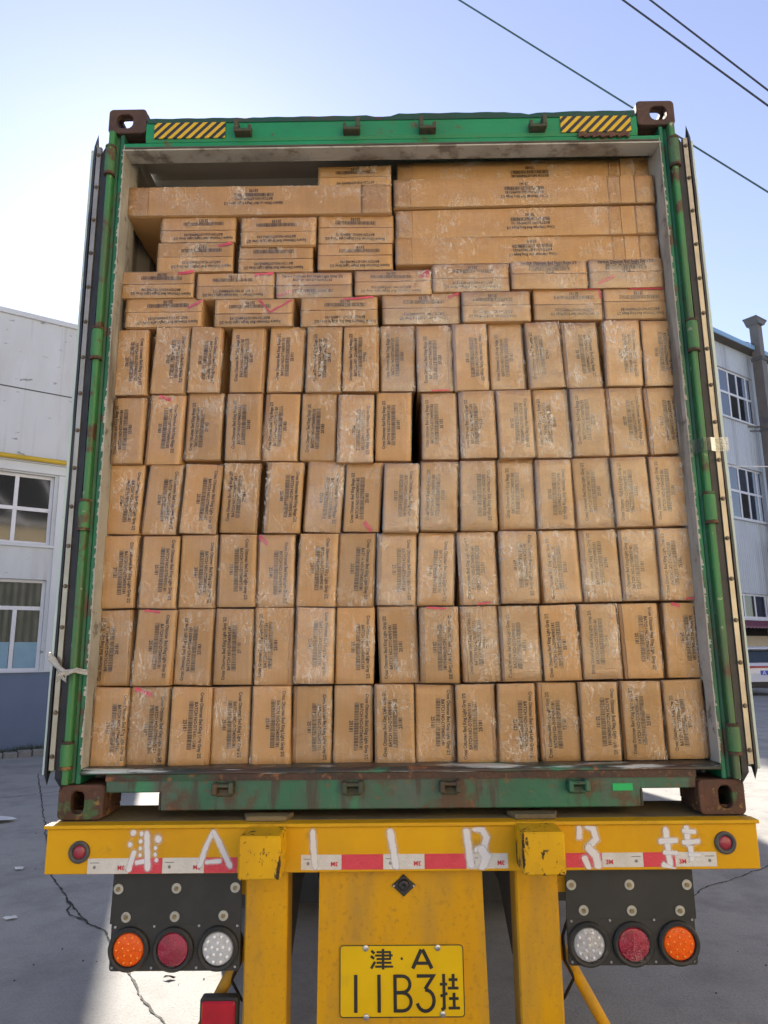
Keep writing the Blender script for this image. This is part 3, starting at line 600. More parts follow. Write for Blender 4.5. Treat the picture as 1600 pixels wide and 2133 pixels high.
# corner castings with real apertures; lower side plates added solid to block light
def ringpts(x0, x1, z0, z1, r): return rrect(x0, x1, z0, z1, r, 5)
def casting(sx, top, y0, name_mat):
    z0, z1 = (ZT-.118, ZT) if top else (ZB, ZB+.118)
    xo, xi = sx*1.219, sx*1.057; xa, xb = min(xo, xi), max(xo, xi); y1 = y0+.178; t = .028
    mb = MB()
    hole_c = ((xa+xb)/2 + sx*.012, (z0+z1)/2)
    if top: hole = ringpts(hole_c[0]-.036, hole_c[0]+.036, hole_c[1]-.034, hole_c[1]+.034, .026)
    else: hole = ringpts(hole_c[0]-.024, hole_c[0]+.024, hole_c[1]-.040, hole_c[1]+.040, .0235)
    mb.holed(ringpts(xa, xb, z0, z1, .018), hole, 'y', y0, y0+t)                                              # end face
    yc = (y0+t + y1)/2
    if not top: mb.box(min(xo - sx*.003, xo - sx*t), max(xo - sx*.003, xo - sx*t), y0+t, y1, z0+.002, z1-.002)
    else: mb.holed(ringpts(y0+t, y1, z0+.002, z1-.002, .004), ringpts(yc-.045, yc+.04, (z0+z1)/2-.036, (z0+z1)/2+.036, .03), 'x', xo - sx*.003, xo - sx*t)   # side face
    zz = (z1-.003, z1-t) if top else (z0+t, z0+.003)
    mb.holed(ringpts(xa+t, xb-.002, y0+t, y1, .004) if sx < 0 else ringpts(xa+.002, xb-t, y0+t, y1, .004), ringpts((xa+xb)/2-.045, (xa+xb)/2+.045, yc-.06, yc+.045, .03), 'z', zz[0], zz[1])
    zz = (z0+.003, z0+t) if top else (z1-.003, z1-t)
    mb.box(xa+.004, xb-.004, y0+t, y1, min(zz), max(zz))
    xw = (xi - .0 if sx > 0 else xi)
    if not top: mb.box(min(xi, xi+sx*.02), max(xi, xi+sx*.02), y0+t, y1, z0+t, z1-t)                          # inner cheek
    mb.box(xa+t, xb-.004, y1-.02, y1, z0+t, z1-t) if not top else None
    return mb.build('corner_casting', name_mat, Q, bevel=.003)
for sx in (-1, 1):
    casting(sx, True, .0, rusttop); casting(sx, False, .0, rustm)
    bld('casting_twistlock', rustm, lambda m: m.cyl((sx*1.13, .1), .03, 'z', ZB+.03, ZB+.09, 12))
    # corner post: outer flange bar, recessed web, liner edge
    bld('corner_post', green_shade, lambda m: (m.prism([(sx*1.2185, .022), (sx*1.186, .022), (sx*1.172, .028), (sx*1.166, .010), (sx*1.1485, .010), (sx*1.1485, .15), (sx*1.2185, .17)], 'z', ZB+.1185, ZT-.1185)), bevel=.003)
    bld('post_bar', green_bar, lambda m: m.prism([(sx*1.2065, -.014), (sx*1.202, -.020), (sx*1.186, -.020), (sx*1.181, -.014), (sx*1.183, .021), (sx*1.2065, .021)], 'z', ZB+.121, ZT-.121), bevel=.002)
    for z0, z1 in ((3.675, 3.79), (2.845, 2.96), (2.15, 2.25), (1.315, 1.40) if sx > 0 else (1.285, 1.36)):
        h = bld('hinge', green_bar, lambda m: (m.cyl((sx*1.194, -.012), .0215, 'z', z0, z1, 14), m.box(min(sx*1.194, sx*1.214), max(sx*1.194, sx*1.214), -.022, .01, z0+.012, z1-.012)), smooth=True)
        bld('hinge_collar', rustm, lambda m: m.cyl((sx*1.194, -.012), .0235, 'z', z0-.012, z0-.001, 14), parent=h)
        bld('hinge_collar', rustm, lambda m: m.cyl((sx*1.194, -.012), .0235, 'z', z1+.001, z1+.010, 14), parent=h)
    bld('liner_edge', liner, lambda m: (m.box(min(sx*1.1455, sx*1.1483), max(sx*1.1455, sx*1.1483), .0085, .165, ZB+.172, ZT-.172)))
    # flaking white paint edge on the post
    def flake(m):
        rr = random.Random(int(sx+5)); z = ZB+.18
        while z < ZT-.2:
            dz = rr.uniform(.004, .022); wd = rr.uniform(.001, .008)*(1.2 if rr.random() > .5 else .3)
            m.quad((sx*1.1483, .0085, z), (sx*(1.1483+wd), .0085, z+dz*.1), (sx*(1.1483+wd*rr.uniform(.5, 1)), .0085, z+dz*.9), (sx*1.1483, .0085, z+dz)); z += dz
    bld('flaking_paint', liner, flake)
    # corrugated side wall with lining
    def side(m):
        y = .17; n = 0; xo, xi = sx*1.205, sx*1.169
        prof = []
        while y < L40-.2:
            prof += [(xi, y), (xi, y+.07), (xo, y+.14), (xo, y+.21)]; y += .278
        for (xa, ya), (xb, yb) in zip(prof, prof[1:]):
            m.quad((xa, ya, ZB+.16), (xb, yb, ZB+.16), (xb, yb, ZT-.06), (xa, ya, ZT-.06))
    bld('side_wall', liner, side)
    bld('side_rail', liner, lambda m: (m.box(min(sx*1.17, sx*1.219), max(sx*1.17, sx*1.219), .18, L40-.18, ZT-.10, ZT-.025), m.box(min(sx*1.15, sx*1.215), max(sx*1.15, sx*1.215), .18, L40-.18, ZB+.03, ZB+.165)))
def roofp(m):
    prof = []; y = .12
    while y < L40-.1: prof += [(y, ZT-.035), (y+.05, ZT-.035), (y+.075, ZT-.012), (y+.13, ZT-.012), (y+.155, ZT-.035)]; y += .209
    for (ya, za), (yb, zb) in zip(prof, prof[1:]): m.quad((-1.185, ya, za), (1.185, ya, za), (1.185, yb, zb), (-1.185, yb, zb))
bld('roof', roofm, roofp)
bld('floor', woodm, lambda m: m.box(-1.15, 1.15, .05, L40-.1, ZB+.145, ZB+.170))
for k in range(12): bld('cross_member', dark_rail, lambda m: m.box(-1.15, 1.15, .9+k*.95, .95+k*.95, ZB+.04, ZB+.144))
bld('front_wall', green, lambda m: m.box(-1.21, 1.21, L40-.1, L40, ZB, ZT-.02))
# rear header
def header(m):
    m.prism([(.012, 3.835), (.004, 3.85), (.004, 3.925), (.03, 3.952), (.09, 3.962), (.09, 3.803), (.035, 3.803), (.035, 3.835)], 'x', -1.0565, 1.0565)
    m.prism([(.010, 3.803), (.010, 3.834), (.088, 3.834), (.088, 3.803)], 'x', -1.153, 1.153)
bld('header', green, header, bevel=.002)
def gutter(m):
    P = []; n = 60
    for i in range(n+1):
        x = -1.05 + 2.10*i/n; b = .0015*math.sin(i*1.7) + (.007 if 31 <= i <= 44 else .0) + (-.006 if i in (28, 29, 30, 12, 47) else 0) + (.004 if i > 50 else 0); P.append((x, 3.950+b))
    for (xa, za), (xb, zb) in zip(P, P[1:]):
        m.quad((xa, .000, 3.922), (xb, .000, 3.922), (xb, .006, zb), (xa, .006, za)); m.quad((xa, .006, za), (xb, .006, zb), (xb, .12, zb+.012), (xa, .12, za+.012))
bld('roof_edge', pmat('dark_grimy_green', (.012, .07, .04), (.02, .05, .03), 6, .55, spots=[(RUST, 8, .55, .66, .8)]), gutter)
bld('header_gasket_seat', liner, lambda m: (m.prism([(.006, 3.795), (.006, 3.802), (.086, 3.802), (.090, 3.797), (.086, 3.793)], 'x', -1.153, 1.153)))
bld('header_channel', pmat('dark_channel', (.05, .045, .04), (.09, .08, .06), 12, .7), lambda m: m.box(-1.14, 1.14, .002, .012, 3.8025, 3.8095))  # dark strip along the gap below the header
for x0, x1 in ((-1.018, -.713), (.727, 1.027)):
    d_ = MB(); d_.box(x0, x1, -.0015, .003, 3.847, 3.923); d_.build('hazard_decal', hazard, Q)
def keeper(x, z, s, mat):
    def f(m):
        m.box(x-.040, x+.040, -.010, .005, z-.018, z-.006); m.box(x-.040, x-.022, -.045, .0, z-.030, z+.028); m.box(x+.024, x+.040, -.045, .0, z-.030, z+.012); m.box(x-.040, x+.040, -.045, -.03, z-.030, z-.018)
    return f
for x, s in ((-.632, 1), (-.168, -1), (.156, 1), (.625, -1)):
    z = 3.878
    def kf(m, x=x, s=s):
        m.box(x-.036, x+.036, -.040, .004, z-.030, z-.018); m.box(x-.036 if s > 0 else x+.018, x-.018 if s > 0 else x+.036, -.040, .004, z-.018, z+.030); m.box(x+.022 if s > 0 else x-.036, x+.036 if s > 0 else x-.022, -.034, .004, z-.018, z+.008)
        m.box(x-.034, x+.034, -.006, .004, z-.018, z+.012)
    bld('cam_keeper', brownm, kf, bevel=.003)
bld('torn_rust_edge', rustm, lambda m: [m.box(.80+.012*i, .812+.012*i, -.004, .004, 3.822+.004*math.sin(i*2.1), 3.842+.006*math.sin(i*1.3)) for i in range(18)])
# sill
def sill(m): m.prism([(-1.056, ZB+.150), (-1.056, ZB+.088), (-.858, ZB+.088), (-.858, ZB+.026), (.858, ZB+.026), (.858, ZB+.088), (1.056, ZB+.088), (1.056, ZB+.150)], 'y', .012, .10)
bld('sill', sillm, sill, bevel=.004)
for s in (-1, 1): bld('sill_notch_plate', dark_rail, lambda m: m.box(min(s*.855, s*.8615), max(s*.855, s*.8615), .008, .13, ZB+.03, ZB+.087))
bld('rust_band', rustband, lambda m: m.prism([(-1.056, ZB+.128), (1.056, ZB+.126), (1.056, ZB+.1502), (-1.056, ZB+.1502)], 'y', .0065, .0118))
bld('sill_lip', lipm, lambda m: m.prism([(.002, ZB+.1505), (.002, ZB+.158), (.016, ZB+.169), (.15, ZB+.1735), (.15, ZB+.1505)], 'x', -1.150, 1.150), bevel=.003)
for x, s in ((-.627, 1), (-.168, -1), (.177, 1), (.630, -1)):
    z = ZB+.104
    def kf2(m, x=x, s=s):
        m.box(x-.038, x+.038, -.030, .011, z+.004, z+.016); m.box(x-.038, x-.020, -.034, .011, z-.020, z+.020); m.box(x+.020, x+.038, -.034, .011, z-.018, z+.022); m.box(x-.03, x+.03, .002, .011, z-.03, z-.002)
    bld('cam_keeper', sillm if abs(x) > .5 else brownm, kf2, bevel=.004)
bld('touch_up_patch', brightg, lambda m: m.box(.757, .828, .0085, .0125, ZB+.082, ZB+.106))

# doors folded back against the sides: gasket strip, two rubber lips, leaf
for sx in (-1, 1):
    X = lambda a, b: (min(sx*a, sx*b), max(sx*a, sx*b))
    z0, z1 = 1.262, 3.80
    Dr = bld('door', dooredge, lambda m: (m.box(*X(1.2725, 1.2865), .004, 1.16, z0-.01, z1), m.box(*X(1.232, 1.272), .02, 1.16, z0, z1-.005)), bevel=.002)
    bld('gasket_strip', stripm, lambda m: m.prism([(sx*1.2365, .004), (sx*1.239, -.008), (sx*1.257, -.008), (sx*1.2595, .004)], 'z', z0+.008, z1+.004), parent=Dr)
    def lip(m, xa, xb, zt, zb, seed):
        rr = random.Random(seed); n = 36; V = []
        for i in range(n+1):
            t = i/n; z = zb+(zt-zb)*t; j = rr.uniform(-.0012, .0012) + .002*math.sin(t*9+seed)
            V.append((xa*sx+j, xb*sx+j, z))
        for (a0, b0, za), (a1, b1, zb_) in zip(V, V[1:]):
            m.quad((a0, -.012, za), (b0, -.004, za), (b1, -.004, zb_), (a1, -.012, zb_)); m.quad((a0, -.012, za), (a1, -.012, zb_), (a1, .018, zb_), (a0, .018, za)); m.quad((b0, -.004, za), (b0, .018, za), (b1, .018, zb_), (b1, -.004, zb_))
        # pointed ends
        a, b, z = V[-1]; m.poly([(a, -.012, z), (b, -.004, z), (a, .0, z+.062)]); m.poly([(a, -.012, z), (a, .0, z+.062), (a, .018, z)])
        a, b, z = V[0]; m.poly([(a, -.012, z), (a, -.002, z-.04), (b, -.004, z)]); m.poly([(a, -.012, z), (a, .018, z), (a, -.002, z-.04)])
    bld('rubber_gasket', rubber, lambda m: lip(m, 1.2085, 1.2362, z1-.02, z0-.02, 1+sx), parent=Dr)
    bld('rubber_gasket', rubber, lambda m: lip(m, 1.2598, 1.2722, z1+.01, z0-.005, 5+sx), parent=Dr)
    for i in range(17):
        zz = z0+.055 + (z1-z0-.09)*i/16
        bld('rivet', rivetm, lambda m: (m.cyl((sx*1.248, zz), .0085, 'y', -.0085, -.0125, 12, .0075), m.cyl((sx*1.248, zz), .0055, 'y', -.0126, -.016, 6)), parent=Dr)
    bld('door_hinge_plate', green_bar, lambda m: [m.box(*X(1.210, 1.2315), .0195, .10, a, a+.07) for a in (3.69, 2.86, 2.16, 1.32)], parent=Dr)

# things tied around the doors
tb = MB(); rr = random.Random(2); P = [(-1.285, -.02, 1.675), (-1.262, -.03, 1.655), (-1.235, -.038, 1.625), (-1.205, -.045, 1.613), (-1.175, -.035, 1.617), (-1.148, -.012, 1.612)]
for k in range(5):
    tb.tube([(x+rr.uniform(-.006, .006), y+rr.uniform(-.006, .006), z+rr.uniform(-.010, .010)) for x, y, z in P], .0055, 6)
for k in range(6): tb.tube([(-1.205, -.047, 1.612), (-1.21+rr.uniform(-.02, .02), -.058, 1.60+rr.uniform(-.025, .015)), (-1.205+rr.uniform(-.03, .02), -.05, 1.585+rr.uniform(-.02, .03))], .004, 5)
tag(tb.build('plastic_tie', clear_bits, None, smooth=True), 'twisted clear plastic wrap knotted around the left door edge', 'plastic tie')
tb = MB(); V = [(1.140, .008), (1.165, .0), (1.187, -.030), (1.214, -.030), (1.236, -.018), (1.26, -.016), (1.29, -.012)]
for (xa, ya), (xb, yb) in zip(V, V[1:]): tb.quad((xa, ya, 2.415+(xa-1.14)*.05), (xb, yb, 2.415+(xb-1.14)*.05), (xb, yb, 2.470+(xb-1.14)*.05), (xa, ya, 2.470+(xa-1.14)*.05))
tag(tb.build('tape_strip', film('door_tape', .8, .3, (.72, .75, .72), .25), None), 'strip of clear tape stretched across the right door edge', 'tape')

# ------------------------------------------------------------------ semi-trailer
T = empty('semi_trailer', (0, 0, 0)); tag(T, 'yellow skeletal semi-trailer carrying the green container', 'trailer')
def tb_(name, mat, fn, parent=None, bevel=0.0, smooth=False, label=None, uv=False):
    mb = MB(); fn(mb); o = mb.build(name, mat, parent if parent is not None else T, bevel=bevel, smooth=smooth, uv=uv)
    if label: o['label'] = label
    return o
BY = -.050
tb_('rear_beam', yel, lambda m: m.box(-1.226, 1.224, BY, .24, .936, 1.083), bevel=.003)
tb_('beam_flange', yel_edge, lambda m: m.box(-1.234, 1.230, BY-.012, .0, 1.0835, 1.0955), bevel=.002)
tb_('beam_top_plate', yel_top, lambda m: m.box(-1.221, 1.221, .0005, .27, 1.0835, 1.096))
for s in (-1, 1):
    tb_('locating_pad', yel_top, lambda m: m.prism([(s*.40, -.03), (s*.54, -.03), (s*.56, .04), (s*.38, .04)], 'z', 1.0962, 1.113), bevel=.003)
    tb_('bumper_block', yel_chip, lambda m: m.box(min(s*.392, s*.530), max(s*.392, s*.530), -.20, BY-.0125, .955+.006*(s > 0), 1.088+.005*(s > 0)), bevel=.006)
    tb_('post', yel_post, lambda m: m.box(min(s*.395, s*.542), max(s*.395, s*.542), .0, .13, .30, .9355), bevel=.006)
    tb_('gusset', dark_rail, lambda m: m.prism([(.131, .9355), (.131, .62), (.16, .60), (.75, .9355)], 'x', s*.398, s*.41))
    tb_('board_bracket', yel_post, lambda m: m.box(min(s*.5425, s*.575), max(s*.5425, s*.575), .03, .05, .845, .9355))
    tb_('main_rail', dark_rail, lambda m: (m.box(min(s*.435, s*.545), max(s*.435, s*.545), .245, 11.8, .90, .925), m.box(min(s*.435, s*.545), max(s*.435, s*.545), .245, 11.8, .68, .70), m.box(min(s*.485, s*.50), max(s*.485, s*.50), .245, 11.8, .7005, .8995)))
    tb_('diagonal_strut', yel_post, lambda m: m.tube([(s*.50, .10, .76), (s*.72, .10, .36)], .021, 10), smooth=True)
    for yy in (2.75, 4.05, 5.35):
        for xa, xb in ((.57, .85), (.88, 1.16)):
            wl = MB(); c = (yy, .50); xm = (xa+xb)/2
            wl.lathe(c, [(s*xa, .28), (s*xa, .44), (s*(xa+.03), .485), (s*(xa+.06), .50), (s*(xb-.06), .50), (s*(xb-.03), .485), (s*xb, .44), (s*xb, .28)], 'x', 36)
            o = wl.build('wheel', tyrem, T, smooth=True)
            r_ = MB(); r_.lathe(c, [(s*(xa+.02), .28), (s*xm, .24), (s*(xb-.02), .28)], 'x', 24); r_.cyl(c, .27, 'x', s*(xm-.01), s*(xm+.01), 24); r_.build('rim', rimm, o, smooth=True)
for yy in (2.75, 4.05, 5.35): tb_('axle', dark_rail, lambda m: m.cyl((yy, .5), .07, 'x', -1.0, 1.0, 14))
for yy in (.9, 2.0, 3.4, 4.7, 6.2, 8.5, 11): tb_('cross_member', dark_rail, lambda m: m.box(-.484, .484, yy, yy+.1, .72, .86))
for s in (-1, 1):
    tb_('mudflap', rubber, lambda m: m.box(min(s*.50, s*1.14), max(s*.50, s*1.14), 2.12, 2.13, .16, .90))
    tb_('air_tank', dark_rail, lambda m: m.cyl((1.35, .72), .13, 'x', min(s*.05, s*.42), max(s*.05, s*.42), 20), smooth=True)
    tb_('lamp_cable', rubber, lambda m: m.tube([(s*.585, .03, .78), (s*.56, .05, .70), (s*.565, .06, .62), (s*.60, .09, .55), (s*.57, .13, .47), (s*.50, .2, .44)], .006, 6), smooth=True)
tb_('front_bolster', yel, lambda m: m.box(-1.22, 1.22, 11.6, 11.95, .93, 1.09))
tb_('underride_bar', yel_post, lambda m: m.box(-1.2, 1.2, -.005, .10, .30, .40), bevel=.005)
tb_('plate_panel', yel_post, lambda m: m.prism([(-.283, .9355), (.279, .9355), (.289, .40), (-.290, .40)], 'y', -.012, -.006))
# reflective tape
TY = BY-.0012
def tseg(xs, cols, z0, z1, marks, name):
    for i, (a, b) in enumerate(zip(xs, xs[1:])):
        o = tb_('reflective_tape', tape_w if cols[i] == 'w' else tape_r, lambda m: m.box(a+.0006, b-.0006, TY-.0006, BY+.001, z0, z1))
        if cols[i] == 'w':
            for kind, side in marks:
                w_ = b-a; cx = a + .025 if side == 'l' else b - .025
                if kind == 'g':
                    mb = MB(); mb.cyl((cx, (z0+z1)/2 - .004), .0055, 'y', TY-.0011, TY-.0007, 14); mb.box(cx-.016, cx+.016, TY-.0011, TY-.0007, (z0+z1)/2+.009, (z0+z1)/2+.0115); mb.build('maker_mark', print_g, o)
                else:
                    V_, F_ = text_mesh([('3M', 0, .024, 0)], 'm', .004); me = bpy.data.meshes.new('tape_print'); me.from_pydata([(x*(-1 if kind == 'M' else 1), y, z*(-1 if kind == 'M' else 1)) for x, y, z in V_], [], F_); me.materials.append(print_r)
                    linkcopy('tape_print', me, o, (cx, TY-.0012, (z0+z1)/2 - .006))
tseg([-1.078, -.936, -.820, -.676, -.562], 'wrwr', .938, .987, [('g', 'l'), ('M', 'r')], 'l')
tseg([-.344, -.204, -.062, .080, .223, .366], 'wrwrw', .945, .993, [('M', 'r'), ('g', 'l')], 'c')
tseg([.563, .686, .827, .935, 1.077], 'rwrw', .946, .992, [('m', 'l'), ('g', 'r')], 'r')
# sprayed characters
def SX(px): return -1.231 + (px-97)*2.458/1478
def SZ(px, py): return 1.106 - (py - (1712 - .01488*(px-97)))/113*.174
def sp3(p): x, y = p[0]/2.5+60, p[1]/2.5+1560; return (SX(x), SZ(x, y))
def sp4(p): x, y = p[0]/3.2+600, p[1]/3.2+1560; return (SX(x), SZ(x, y))
def sp5(p): x, y = p[0]/2.667+1000, p[1]/2.667+1560; return (SX(x), SZ(x, y))
def char(strokes, mp, k):
    par = None
    for mat, kw, kr, y0 in ((spray_core, 1.5, 1.0, TY-.0018), (spray_mist, 2.3, 1.7, TY-.0012)):
        mb = MB()
        for i, (pts, wd) in enumerate(strokes):
            P = [mp(p) for p in pts]; yy = y0-.00004*i
            if len(P) == 1:
                r = wd*k*kr; cx, cz = P[0]
                for j in range(12):
                    a0, a1 = 6.283*j/12, 6.283*(j+1)/12
                    n = len(mb.v); mb.v += [(cx, yy, cz), (cx+r*math.cos(a0), yy, cz+r*1.1*math.sin(a0)), (cx+r*math.cos(a1), yy, cz+r*1.1*math.sin(a1))]; mb.f.append((n, n+1, n+2)); mb.uv.append([(.5, .5), (.5, 0), (.5, 0)])
            else:
                D_ = [(Vector(P[1])-Vector(P[0])).normalized(), (Vector(P[-1])-Vector(P[-2])).normalized()]; ex = wd*k*.45*kw
                P = [tuple(Vector(P[0])-D_[0]*ex)] + P[1:-1] + [tuple(Vector(P[-1])+D_[1]*ex)]
                n0 = len(mb.uv); ribbon(mb, P, [wd*k*kw]*len(P), yy, True); q = len(P)-1
                for s_ in range(q): mb.uv[n0+s_] = [(s_/q, 0), ((s_+1)/q, 0), ((s_+1)/q, 1), (s_/q, 1)]
        mb.v = [(x_, y_, min(max(z_, .938), 1.0815)) for x_, y_, z_ in mb.v]
        o = mb.build('sprayed_character' if par is None else 'overspray', mat, T if par is None else par, uv=True)
        par = par or o
k3, k4, k5 = .000665, .00052, .000624
char([([(553,432)], 20), ([(540,495)], 17), ([(562,535),(538,628)], 24), ([(596,438)], 16), ([(593,478)], 14), ([(594,515)], 13), ([(594,550)], 13), ([(582,588),(612,582)], 22), ([(624,410),(630,520),(637,632)], 28), ([(684,465)], 25), ([(672,512)], 13), ([(672,546)], 13), ([(680,575)], 13)], sp3, k3)
char([([(970,405),(935,500),(903,605)], 24), ([(970,405),(1010,500),(1064,610)], 26), ([(942,584),(1008,577)], 20)], sp3, k3)
char([([(1486,398),(1490,500),(1500,632)], 28)], sp3, k3)
char([([(688,498),(706,640),(724,802)], 42)], sp4, k4)
char([([(1193,495),(1205,640),(1218,795)], 42), ([(1238,505),(1300,512),(1326,570),(1305,640),(1252,655)], 40), ([(1290,655),(1322,700),(1296,795)], 52)], sp4, k4)
char([([(550,412),(549,468)], 28), ([(588,404),(628,425),(640,480),(596,526)], 32), ([(596,530),(634,575),(642,655)], 38), ([(572,590),(588,655)], 28)], sp5, k5)
char([([(1024,420),(1030,530),(1036,642)], 30), ([(992,490),(1076,485)], 26), ([(1012,552),(1072,556)], 22), ([(1002,622),(1052,648)], 26), ([(1140,402),(1142,502)], 30), ([(1124,432),(1182,436)], 22), ([(1120,496),(1198,489)], 24), ([(1154,528),(1156,585)], 26), ([(1148,562),(1196,564)], 20)], sp5, k5)
# side marker lamps
for x, z in ((-1.108, 1.008), (1.110, 1.021)):
    o = tb_('marker_lamp', pmat('marker_grommet%d' % (x > 0), (.05, .05, .05), (.08, .078, .075), 20, .6), lambda m: m.lathe((x, z), [(BY+.001, .037), (BY-.008, .036), (BY-.011, .030), (BY-.008, .024), (BY-.002, .022)], 'y', 28), smooth=True)
    tb_('lens', mkred, lambda m: m.lathe((x, z), [(BY-.002, .0225), (BY-.006, .019), (BY-.008, .010), (BY-.0085, .0003)], 'y', 24), parent=o, smooth=True)
# reversing camera / plate lamp on the panel
o = tb_('plate_lamp', boardm, lambda m: m.prism([(.008+.042*math.cos(R(a))*(1 if i % 2 == 0 else .62), .884+.036*math.sin(R(a))*(1 if i % 2 == 0 else .75)) for i, a in enumerate(range(0, 360, 45))], 'y', -.022, -.0125), bevel=.003)
tb_('lamp_hood', rubber, lambda m: m.lathe((.008, .886), [(-.022, .020), (-.034, .017), (-.036, .010), (-.030, .0005)], 'y', 18), parent=o, smooth=True)
for dx in (-.034, .034): tb_('screw', screw, lambda m: m.cyl((.008+dx, .884), .0035, 'y', -.025, -.0222, 10), parent=o)

# licence plate
NP = tb_('licence_plate', plate_y, lambda m: m.prism(rrect(-.213, .207, .476, .698, .012), 'y', -.0165, -.0125))
def PX(p): return (-.213 + (p[0]-345)/820*.42, .698 - (p[1]-1292)/483*.222)
def border(m):
    o = rrect(-.2125, .2065, .4765, .6975, .012); i = rrect(-.2095, .2035, .4795, .6945, .009); m.holed(o, i, 'y', -.0176, -.0168)
tb_('plate_border', plate_k, border, parent=NP)
def arc(cx, cy, rx, ry, a0, a1, n=9): return [(cx+rx*math.cos(R(a0+(a1-a0)*i/n)), cy+ry*math.sin(R(a0+(a1-a0)*i/n))) for i in range(n+1)]
GL = [
 [([(556,1330),(576,1350)],17), ([(552,1366),(574,1384)],17), ([(554,1450),(580,1404)],17), ([(590,1340),(684,1340)],13), ([(580,1363),(697,1363)],13), ([(590,1386),(684,1386)],13), ([(680,1336),(680,1390)],13), ([(590,1411),(688,1411)],13), ([(580,1437),(699,1437)],13), ([(633,1318),(633,1456)],17)],
 [(arc(757,1385,4,4,0,350,10),9)],
 [([(828,1452),(886,1324)],24), ([(894,1324),(954,1452)],24), ([(850,1416),(932,1416)],20)],
 [([(452,1490),(452,1740)],23)], [([(605,1490),(605,1740)],23)],
 [([(710,1490),(710,1740)],23), ([(710,1501)]+arc(758,1555,50,54,-90,90)+[(710,1609)],21), ([(710,1611)]+arc(758,1670,56,59,-90,90)+[(710,1729)],21)],
 [([(853,1501),(962,1501),(906,1588)],22), (arc(908,1662,56,70,-92,165,14),22)],
 [([(1030,1488),(1030,1712),(1012,1724)],20), ([(1004,1556),(1052,1556)],17), ([(1006,1634),(1052,1616)],17), ([(1092,1488),(1092,1582)],19), ([(1062,1526),(1120,1526)],17), ([(1056,1582),(1126,1582)],17), ([(1095,1612),(1095,1712)],19), ([(1062,1650),(1124,1650)],17), ([(1058,1712),(1132,1712)],17)]]
for gi in GL:
    mb = MB()
    for j, (pts, wd) in enumerate(gi): ribbon(mb, [PX(p) for p in pts], wd*.000505, -.0182-.00008*j)
    mb.build('plate_character', plate_k, NP)
for p in ((518,1313), (995,1313), (520,1768), (1020,1752)):
    x, z = PX(p); tb_('bolt', screw, lambda m: (m.lathe((x, z), [(-.0165, .0105), (-.021, .0095), (-.0225, .006), (-.0225, .0003)], 'y', 18)), parent=NP, smooth=True)

# lamp boards
def board(sx, xa, xb, lamps, nudge):
    zt, zm, zb = .9355, .762+nudge, .612+nudge
    o = tb_('lamp_board', boardm, lambda m: m.prism(rrect(min(xa, xb), max(xa, xb), zb, zm+.012, .01), 'y', .006, .018), bevel=.002)
    tb_('rubber_flap', rubber_b, lambda m: m.prism([(min(xa, xb)-.002, zm+.002), (max(xa, xb)+.002, zm-.002), (max(xa, xb)+.001, zt), (min(xa, xb)+.003, zt)], 'y', -.004, .004), parent=o)
    W = abs(xb-xa); x0 = min(xa, xb)
    for fx, z in ((.05, .876), (.50, .877), (.955, .878), (.12, .786+nudge), (.495, .787+nudge), (.87, .789+nudge)):
        fx = fx if sx < 0 else 1-fx
        w_ = tb_('washer', washer, lambda m: m.cyl((x0+W*fx, z), .0165, 'y', -.0075, -.0042, 24), parent=o); 
        tb_('bolt', boltm, lambda m: m.cyl((x0+W*fx, z), .0075, 'y', -.013, -.0076, 6), parent=o)
    for fx, z in ((.035, zm-.010), (.335, zm-.008), (.68, zm-.007), (.975, zm-.008), (.025, zb+.013), (.325, zb+.012), (.67, zb+.012), (.965, zb+.014)):
        tb_('screw', screw, lambda m: m.cyl((x0+W*fx, z), .0042, 'y', .002, .0062, 10), parent=o)
    for x, z, kind in lamps:
        L = empty_lamp = tb_('lamp', rubber_b, lambda m: m.lathe((x, z), [(.0065, .071), (-.006, .070), (-.012, .064), (-.010, .056), (.0, .0535)], 'y', 40), smooth=True)
        lm, dm = {'a': (amber, amberd), 'r': (redl, redd), 'w': (clearl, cleard)}[kind]
        tb_('lens', lm, lambda m: m.lathe((x, z), [(.0, .0538), (-.005, .050), (-.0075, .034), (-.0085, .016), (-.009, .0003)], 'y', 36), parent=L, smooth=True)
        pos = [(0, 0)] + [(.020*math.cos(6.283*i/5+.3), .020*math.sin(6.283*i/5+.3)) for i in range(5)] + [(.041*math.cos(6.283*i/10), .041*math.sin(6.283*i/10)) for i in range(10)]
        if kind == 'r': pos = [(-.012, .028), (.006, .028), (-.004, -.036)] if sx < 0 else [(.0, .02), (.0, -.034)]
        def domes(m):
            for dx, dz in pos: m.lathe((x+dx, z+dz), [(-.0055, .0062 if kind == 'w' else .0042), (-.0105, .0045 if kind == 'w' else .003), (-.0122, .0002)], 'y', 10)
        tb_('led_domes', dm, domes, parent=L, smooth=True)
        if kind == 'r' or (kind == 'w' and sx > 0):
            def peel(m):
                rr = random.Random(int(x*1000)); n = 18
                pts = []
                for i in range(n):
                    a = 6.283*i/n; r = .0545*(1 + rr.uniform(-.10, .05) + (.25 if kind == 'w' and i == 17 else 0) + (.12 if kind == 'r' and sx > 0 and i in (15, 16) else 0)); pts.append((x+r*math.cos(a), z+r*math.sin(a)))
                for i in range(n): m.poly([(x, -.0135, z), (pts[i][0], -.0115+rr.uniform(-.002, .0), pts[i][1]), (pts[(i+1) % n][0], -.0115, pts[(i+1) % n][1])])
            tb_('peeling_film', film('lamp_film_%d' % int(x*1000), .7, .25, (.97, .96, .97), .22 if kind == 'r' else .4), peel, parent=L)
rubber_b = pmat('black_rubber_flap', (.020, .021, .021), (.028, .028, .028), 6, .6, spots=[((.06,.06,.058), 3, .55, .8, .35)])
